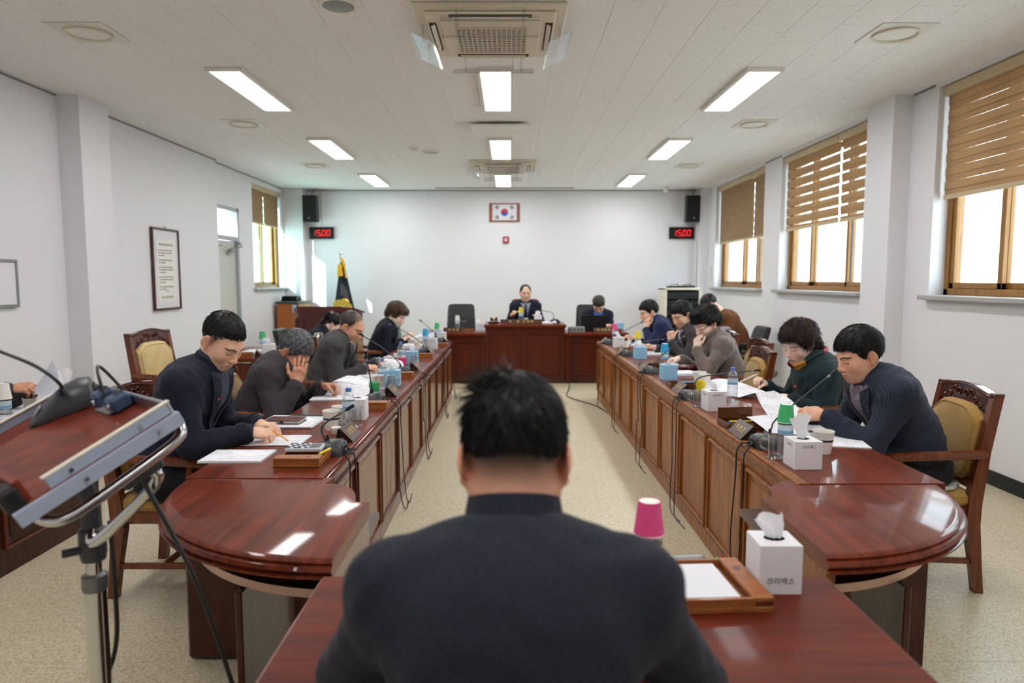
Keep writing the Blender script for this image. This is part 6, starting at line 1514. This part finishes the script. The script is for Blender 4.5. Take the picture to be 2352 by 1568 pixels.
tissue_box(-.865, 3.80, T, .05, 'card_white', 'white tissue box beside the bottle of the writing man', brand=False, tear=.1); tissue_box(-.87, 5.0, T, .05, 'card_blue', 'blue tissue box behind the glass mug of the door row', brand=False); tissue_box(-.915, 6.32, T, .05, 'card_blue', 'blue tissue box before the balding man', brand=False, seed=2)
tissue_box(-.885, 7.72, T, 0, 'card_white', 'white tissue box beside the bottle with the blue cup', seed=3); tissue_box(-.87, 8.62, T, 0, 'card_white', 'white tissue box at the far end of the door row', seed=4)
tissue_box(1.225, 2.805, T, .03, 'card_white', 'white tissue box near the rounded end of the window row', tear=1.7, seed=5); tissue_box(1.225, 4.06, T, .08, 'card_white', 'white tissue box before the woman in the dark green coat', seed=6); tissue_box(1.245, 5.33, T, .06, 'card_blue', 'blue tissue box before the woman in the taupe coat', brand=False, tear=.3, seed=7)
tissue_box(1.29, 6.74, T, .05, 'card_blue', 'blue tissue box before the man with hand at mouth', brand=False, seed=8); tissue_box(1.255, 7.88, T, .05, 'card_white', 'white tissue box before the man in navy blue', seed=9)
fb = tissue_box(.672, 1.685, T, -.02, 'card_white', 'white tissue box on the front table', s=.106, h_=.125, brand=False, seed=10)
text('크리넥스', .019, 'lettering', 'ink', fb, (.0, -.0535, .034), (pi/2, 0, 0), depth=.0002)
tissue_box(-.46, 10.3, .745, .1, 'card_white', 'white tissue box before the empty black chair', seed=11); tissue_box(.42, 10.34, .868, 0, 'card_white', 'white tissue box on the tall centre desk', seed=12); tissue_box(1.68, 10.45, .745, 0, 'card_blue', 'blue tissue box beside the black laptop', brand=False, seed=13); tissue_box(-2.50, 7.05, T, .2, 'card_white', 'white tissue box on the staff desk near the door', seed=14, brand=False)
tissue_box(-2.72, 4.12, T+.0, 0, 'card_white', 'white tissue box with tall tissue on the staff desk at left', seed=15, tear=1.9, brand=False)
# ---- pen trays
def pen_tray(x, y, z, rz, label, lid=False, m_='tray_wood', w_=.20, d_=.15):
    t = thing('pen_tray', label, 'tray', (x, y, z), rz, 'wooden pen trays')
    bx('bottom', (0, 0, .004), (w_, d_, .008), m_, t)
    for s in (-1, 1): bx('side', (s*(w_/2-.004), 0, .018), (.008, d_, .030), m_, t, b=.001); bx('end', (0, s*(d_/2-.004), .018), (w_-.016, .008, .030), m_, t, b=.001)
    if lid: bx('lid', (0, -d_/2+.03 if lid == 1 else d_/2-.01, .040 if lid == 1 else .062), (w_, .062, .012) if lid == 1 else (w_, .010, .062), 'tray_wood' if lid == 1 else 'tray_dark', t, b=.002)
    if lid == 1: G().lathe([(.011, .0), (.011, .0006), (0, .0006)], 20, M=Matrix.Translation((.045, -d_/2+.03, .046))).build('stamped_seal', 'leather_brown', t)
    return t
def pen(x, y, z, rz, m_, label, L=.14, r=.0045, nm='pen', cat='pen'):
    t = thing(nm, label, cat, (x, y, z+r), rz); G().cyl((-L/2, 0, 0), (L/2-.012, 0, 0), r, n=10).build('barrel', m_, t); G().cyl((L/2-.012, 0, 0), (L/2, 0, 0), r, r*.25, n=10).build('tip', 'black_plastic' if nm == 'pen' else 'cup_white', t)
    return t
pen_tray(-.885, 2.865, T, .0, 'wooden pen tray with stamped lid before the writing man', lid=1, w_=.19, d_=.20)
pen_tray(-.845, 4.13, T, .0, 'wooden pen tray before the man covering his face', lid=1); pen_tray(-.88, 5.45, T, 0, 'wooden pen tray before the balding man', lid=1); pen_tray(-.88, 6.85, T, 0, 'wooden pen tray before the empty armchair of the door row', lid=1); pen_tray(-.84, 8.0, T, 0, 'wooden pen tray before the woman with the green scarf', lid=1)
pen_tray(1.225, 3.58, T, .05, 'brown pen tray with raised lid before the man in checked jacket', lid=2, m_='tray_dark', w_=.19, d_=.17); pen_tray(1.255, 4.93, T, 0, 'brown pen tray holding a phone before the woman in green', m_='tray_dark'); pen_tray(1.26, 6.05, T, 0, 'brown pen tray before the woman in the taupe coat', m_='tray_dark'); pen_tray(1.26, 7.45, T, 0, 'wooden pen tray before the man with hand at mouth'); pen_tray(-.66, 10.32, .745, 0, 'wooden pen tray before the empty black chair')
pen_tray(-2.74, 6.95, T, .2, 'wooden pen tray on the staff desk near the door', lid=1); pen_tray(1.60, 10.4, .745, 0, 'wooden tray beside the black laptop')
pen(1.16, 3.56, T+.010, 1.1, 'black_plastic', 'black pen in the tray with the raised lid'); pen(1.18, 3.62, T+.010, 1.0, 'flag_blue', 'blue pen in the tray with the raised lid'); pen(1.25, 3.63, T+.012, .1, 'yellow_paint', 'yellow marker in the tray with the raised lid', r=.006)
pen(-.80, 2.90, T+.036, 1.35, 'yellow_paint', 'yellow marker in the tray of the writing man', r=.006, L=.11); pen(1.60, 6.55, T, .1, 'yellow_paint', 'yellow green highlighter before the man with hand at mouth', r=.006)
pen(-1.10, 3.245, T+.035, .5, 'pencil_orange', 'yellow pencil in the hand of the writing man', nm='pencil', cat='pencil', r=.0036)
t = [o for o in bpy.data.objects if o.name == 'pencil'][0]; t.rotation_euler = (0, .5, -.25); t.location = (-1.115, 3.24, T+.035)
p2_ = pen(1.66, 4.72, .83, 2.6, 'cup_white', 'white pen in the hand of the woman in green'); p2_.rotation_euler = (0, .5, 2.6)
p3_ = pen(-1.12, 8.02, T+.04, .2, 'patch_coral', 'pink pen in the hand of the woman with scarf'); p3_.rotation_euler = (0, .35, .1)
# ---- calculator, phone, notebook, cases
t = thing('calculator', 'grey calculator lying on the pen tray of the writing man', 'calculator', (-.90, 2.95, T+.037), .05)
bx('case', (0, 0, .008), (.155, .10, .016), 'paper_grey', t, b=.003); bx('display', (.045, .0, .0165), (.045, .07, .002), 'dark_grey', t); 
for i in range(6):
    for j in range(5): bx('key', (-.066+.0155*i, -.036+.018*j, .0175), (.011, .013, .004), ('dark_grey', 'paper', 'mic_blue')[(i+2*j) % 3], t, b=.0008)
t = thing('notebook', 'brown leather notebook with strap on the papers', 'notebook', (-1.215, 3.64, T+.014), -.06)
bx('cover', (0, 0, .002), (.19, .12, .004), 'leather_brown', t, b=.001); bx('pages', (0, .002, .009), (.182, .112, .012), 'paper', t); bx('cover', (0, 0, .017), (.19, .12, .004), 'leather_brown', t, b=.001); bx('strap', (0, 0, .0105), (.02, .124, .022), 'leather_brown', t, b=.002)
t = thing('phone', 'black phone lying in the tray before the woman in green', 'phone', (1.30, 4.90, T+.034), .1); bx('case', (0, 0, .005), (.16, .085, .009), 'black_plastic', t, b=.003); bx('screen', (0, 0, .0097), (.145, .076, .0006), 'facade_glass', t)
t = thing('glasses_case', 'dark red glasses case before the woman in the taupe coat', 'case', (1.545, 5.88, T), .0)
G().loft([[Vector((x_, .035*cos(2*pi*k/20), .022+.022*sin(2*pi*k/20)))*1 for k in range(20)] if abs(x_) < .08 else [Vector((x_, .022*cos(2*pi*k/20), .022+.014*sin(2*pi*k/20))) for k in range(20)] for x_ in (-.088, -.075, .075, .088)]).build('shell', 'maroon', t); bx('clasp', (.0, -.036, .024), (.02, .004, .01), 'chrome', t); bx('seam', (0, -.0352, .022), (.15, .002, .003), 'plate_side', t)
t = thing('candle_jar', 'small cream lidded jar beside the name plate of the writing man', 'jar', (-.885, 3.42, T)); G().lathe([(.024, 0), (.026, .003), (.026, .026)], 20).build('jar_body', 'yellow_paint' if False else 'cream_plastic', t); G().lathe([(.027, .026), (.027, .034), (.0, .036)], 20).build('lid', 'cup_white', t)
t = thing('laptop', 'open black laptop seen from behind on the right wing desk', 'laptop', (1.26, 10.32, .745)); bx('base', (0, .12, .01), (.38, .25, .02), 'black_plastic', t, b=.004); bx('screen_lid', (0, -.03, .125), (.38, .012, .24), 'black_plastic', t, rot=(.16, 0, 0), b=.004)
t = thing('audio_box', 'small grey box with sockets beside the laptop', 'audio device', (.98, 10.1, .745)); bx('case', (0, 0, .04), (.24, .14, .08), 'grey_metal', t, b=.003)
for k in range(4): G().cyl((-.09+.055*k, -.072, .045), (-.09+.055*k, -.082, .045), .011, n=12).build('socket', 'black_plastic', t)
for k, dx in enumerate((-.09, -.035, .075)): G().tube(bez([(dx, -.08, .045), (dx, -.13, .03), (dx*.5, -.165, -.05), (-.03+dx*.3, -.168, -.3), (-.05+dx*.2, -.172, -.73)], 6), .004, 6).build('cable', 'black_plastic', t)
t = thing('floor_cable', 'black cable snaking across the floor from the desks', 'cable', (0, 0, 0)); G().tube(bez([(.86, 9.9, .01), (.82, 9.4, .008), (.74, 8.9, .008), (.80, 8.6, .008), (1.0, 8.2, .008), (1.08, 7.9, .008), (1.085, 7.6, .03)], 8), .006, 6).build('cord', 'black_plastic', t)
t = thing('gavel', 'dark wooden gavel with brass band on its sound block', 'gavel', (-.245, 10.2, .868)); bx('sound_block', (0, 0, .015), (.16, .12, .03), 'plate_side', t, b=.006)
G().tube([(-.055, 0, .065), (-.05, 0, .065), (-.02, 0, .065), (.02, 0, .065), (.05, 0, .065), (.055, 0, .065)], [.026, .032, .027, .027, .032, .026], 16).build('head', 'leather_brown', t); G().tube([(-.012, 0, .065), (.012, 0, .065)], .0285, 16).build('band', 'gold_print', t); G().tube([(0, .02, .065), (.0, .2, .045)], [.009, .012], 8).build('handle', 'leather_brown', t)
t = thing('desk_bell', 'small chrome bell on the tall centre desk', 'bell', (.66, 10.14, .868)); G().lathe([(.035, 0), (.035, .012)], 20).build('base', 'black_plastic', t); G().lathe([(.032, .012), (.028, .03), (.012, .042), (0, .044)], 20).build('dome', 'chrome', t); G().cyl((0, 0, .043), (0, 0, .052), .004, n=8).build('plunger', 'chrome', t)
# ---- papers
def papers(x, y, z, rz, w_, l_, h_, label, face='paper_print', n=1, grp='printed papers on the tables'):
    t = thing('paper_stack', label, 'paper', (x, y, z), rz, grp); rng = random.Random(int(x*1000+y*77))
    for k in range(n):
        a = rng.uniform(-.05, .05) if n > 1 else 0; hh = h_/n
        b = G().box((0, 0, 0), (w_, l_, hh*.96), 0).build('sheet', 'paper', t, (rng.uniform(-.008, .008)*(n > 1), rng.uniform(-.008, .008)*(n > 1), hh*(k+.5)), (0, 0, a))
    G().box((0, 0, 0), (w_*.86, l_*.86, .0004)).build('print', face, b, (0, 0, hh*.5))
    return t
def curved(name, label, A, B, m_='paper_print', grp='printed papers on the tables', th=.0006):
    """a single lifted sheet spanning two rails"""
    c = (Vector(A[0])+Vector(B[-1]))*.5; t = thing(name, label, 'paper', c, 0, grp)
    a = bez(A, 5); b = bez(B, 5); R = []
    for p, q in zip(a, b): R.append([p.lerp(q, k/6)-c for k in range(7)])
    g = G(); g.loft(R, cap=False, closed=False); g.build('sheet', m_, t); return t
papers(-1.20, 2.955, T, .0, .27, .20, .010, 'agenda booklet near the rounded end of the door row', face='paper_print_x')
papers(-1.14, 3.26, T, .03, .29, .21, .006, 'open printed booklet under the writing man\'s hands', face='paper_print_x', n=2); papers(-1.20, 3.68, T, -.05, .31, .30, .012, 'stack of printed papers under the leather notebook', face='paper_print_x', n=3)
pen(-1.12, 3.80, T+.014, -.06, 'dark_grey', 'dark ruler-like pen on the stack of papers', L=.24, r=.004)
papers(-1.15, 4.50, T, .08, .32, .26, .008, 'printed booklet lying before the man covering his face', face='paper_print_x'); curved('lifted_page', 'curled page lifted by the man covering his face', [(-1.26, 4.62, .75), (-1.25, 4.62, .80), (-1.20, 4.60, .835)], [(-.93, 4.42, .75), (-.94, 4.52, .79), (-.98, 4.66, .80)])
curved('lifted_page', 'second curled page falling from the lifted booklet', [(-1.20, 4.60, .835), (-1.10, 4.62, .82), (-1.02, 4.60, .80)], [(-1.18, 4.90, .83), (-1.05, 4.92, .815), (-.95, 4.85, .77)])
papers(-1.12, 5.60, T, .05, .26, .24, .006, 'printed papers before the balding man', face='paper_print_x'); curved('lifted_page', 'page held up by the balding man', [(-1.12, 5.80, .765), (-1.10, 5.82, .82), (-1.08, 5.86, .845)], [(-.92, 5.66, .75), (-.90, 5.72, .80), (-.93, 5.80, .83)])
papers(-1.19, 6.25, T, .3, .26, .22, .014, 'loose white papers near the balding man', n=3); papers(-1.08, 6.8, T, .1, .3, .24, .012, 'white papers before the empty armchair of the door row', n=3); papers(-1.13, 7.9, T, .1, .24, .30, .03, 'thick white papers before the woman with scarf', n=3); curved('lifted_page', 'sheet raised by the woman with scarf', [(-1.22, 8.3, .79), (-1.1, 8.32, .83), (-.98, 8.34, .82)], [(-1.22, 8.55, .80), (-1.1, 8.57, .85), (-.98, 8.6, .84)])
curved('lifted_page', 'printed sheet held up by the man in checked jacket', [(1.375, 3.78, .885), (1.37, 3.66, .83), (1.39, 3.52, .755)], [(1.445, 3.70, .915), (1.50, 3.60, .88), (1.50, 3.44, .83)])
curved('lifted_page', 'blank curled sheet between the tray and the lifted page', [(1.27, 3.62, .785), (1.27, 3.50, .785), (1.30, 3.36, .755)], [(1.50, 3.66, .80), (1.52, 3.52, .775), (1.50, 3.34, .748)], m_='paper')
papers(1.60, 3.26, T, -.2, .21, .29, .005, 'printed list lying beside the bean print cup', face='paper_print'); papers(1.53, 3.60, T, .1, .24, .28, .008, 'printed papers under the hands of the man in checked jacket')
papers(1.50, 4.70, T, .05, .28, .40, .010, 'white papers spread before the woman in green', n=2); curved('lifted_page', 'sheet resting on the papers before the woman in green', [(1.36, 4.92, .752), (1.50, 4.93, .80), (1.64, 4.92, .79)], [(1.50, 4.42, .75), (1.60, 4.44, .775), (1.72, 4.5, .77)])
papers(1.48, 6.1, T, 0, .26, .32, .010, 'white papers under the hand of the woman in taupe', n=2); papers(1.42, 5.60, T, .2, .22, .20, .02, 'folded white papers behind the blue tissue box', n=2); papers(1.48, 7.15, T, .05, .28, .30, .012, 'white papers before the man with hand at mouth', n=2); papers(1.48, 8.2, T, .05, .26, .32, .010, 'white papers before the man in navy blue', n=2); papers(1.38, 7.6, T, .1, .2, .16, .014, 'small open notebook beside the box of the man in navy blue', n=2)
papers(-2.90, 3.72, T, .1, .26, .30, .010, 'white papers on the staff desk at left', n=2); papers(-2.92, 4.05, T, -.15, .22, .26, .006, 'printed papers below the lifted sheet on the staff desk')
curved('lifted_page', 'sheet held up by the person at the left staff desk', [(-2.765, 3.885, .87), (-2.72, 3.91, .93), (-2.668, 3.96, 1.055)], [(-2.64, 3.90, .85), (-2.635, 3.94, .90), (-2.645, 3.97, .96)], m_='paper_grey')
papers(.55, 10.25, .868, .1, .2, .28, .02, 'white papers on the tall centre desk', n=2); papers(-2.75, 7.3, T, 0, .21, .3, .02, 'white papers on the staff desk near the door', n=2)
# front table: pad and wooden tray
pt = thing('pen_tray', 'tan wooden tray with stamped lid on the front table', 'tray', (.505, 1.655, T), .06, 'wooden pen trays')
bx('bottom', (0, 0, .006), (.22, .235, .012), 'tray_wood', pt, b=.001); bx('lid', (.085, 0, .030), (.05, .235, .012), 'tray_wood', pt, b=.002); bx('lid_riser', (.085, 0, .018), (.048, .23, .014), 'tray_dark', pt)
for s in (-1, 1): bx('end', (-.02, s*.112, .020), (.17, .010, .028), 'tray_wood', pt, b=.001)
G().lathe([(.010, .0), (.010, .0005), (0, .0005)], 20, M=Matrix.Translation((.085, .05, .0362))).build('stamped_seal', 'leather_brown', pt)
t = thing('notepad', 'white notepad lying in the tray on the front table', 'notepad', (.475, 1.645, T+.0125), .06); bx('pages', (0, 0, .01), (.13, .19, .02), 'paper', t); bx('top_sheet', (0, 0, .0204), (.13, .19, .0008), 'paper', t, rot=(.0, .004, 0))
t = thing('stapler', 'grey metal stapler at the back of the tray on the front table', 'stapler', (.46, 1.785, T), 0); bx('base', (0, 0, .008), (.13, .03, .012), 'grey_metal', t, b=.003); bx('arm', (0, 0, .026), (.12, .024, .018), 'grey_metal', t, rot=(0, -.06, 0), b=.004); bx('hinge', (.06, 0, .02), (.02, .03, .024), 'black_plastic', t, b=.003)
pen(.555, 1.79, T+.0, 1.2, 'cup_green', 'green pen beside the stapler on the front table')
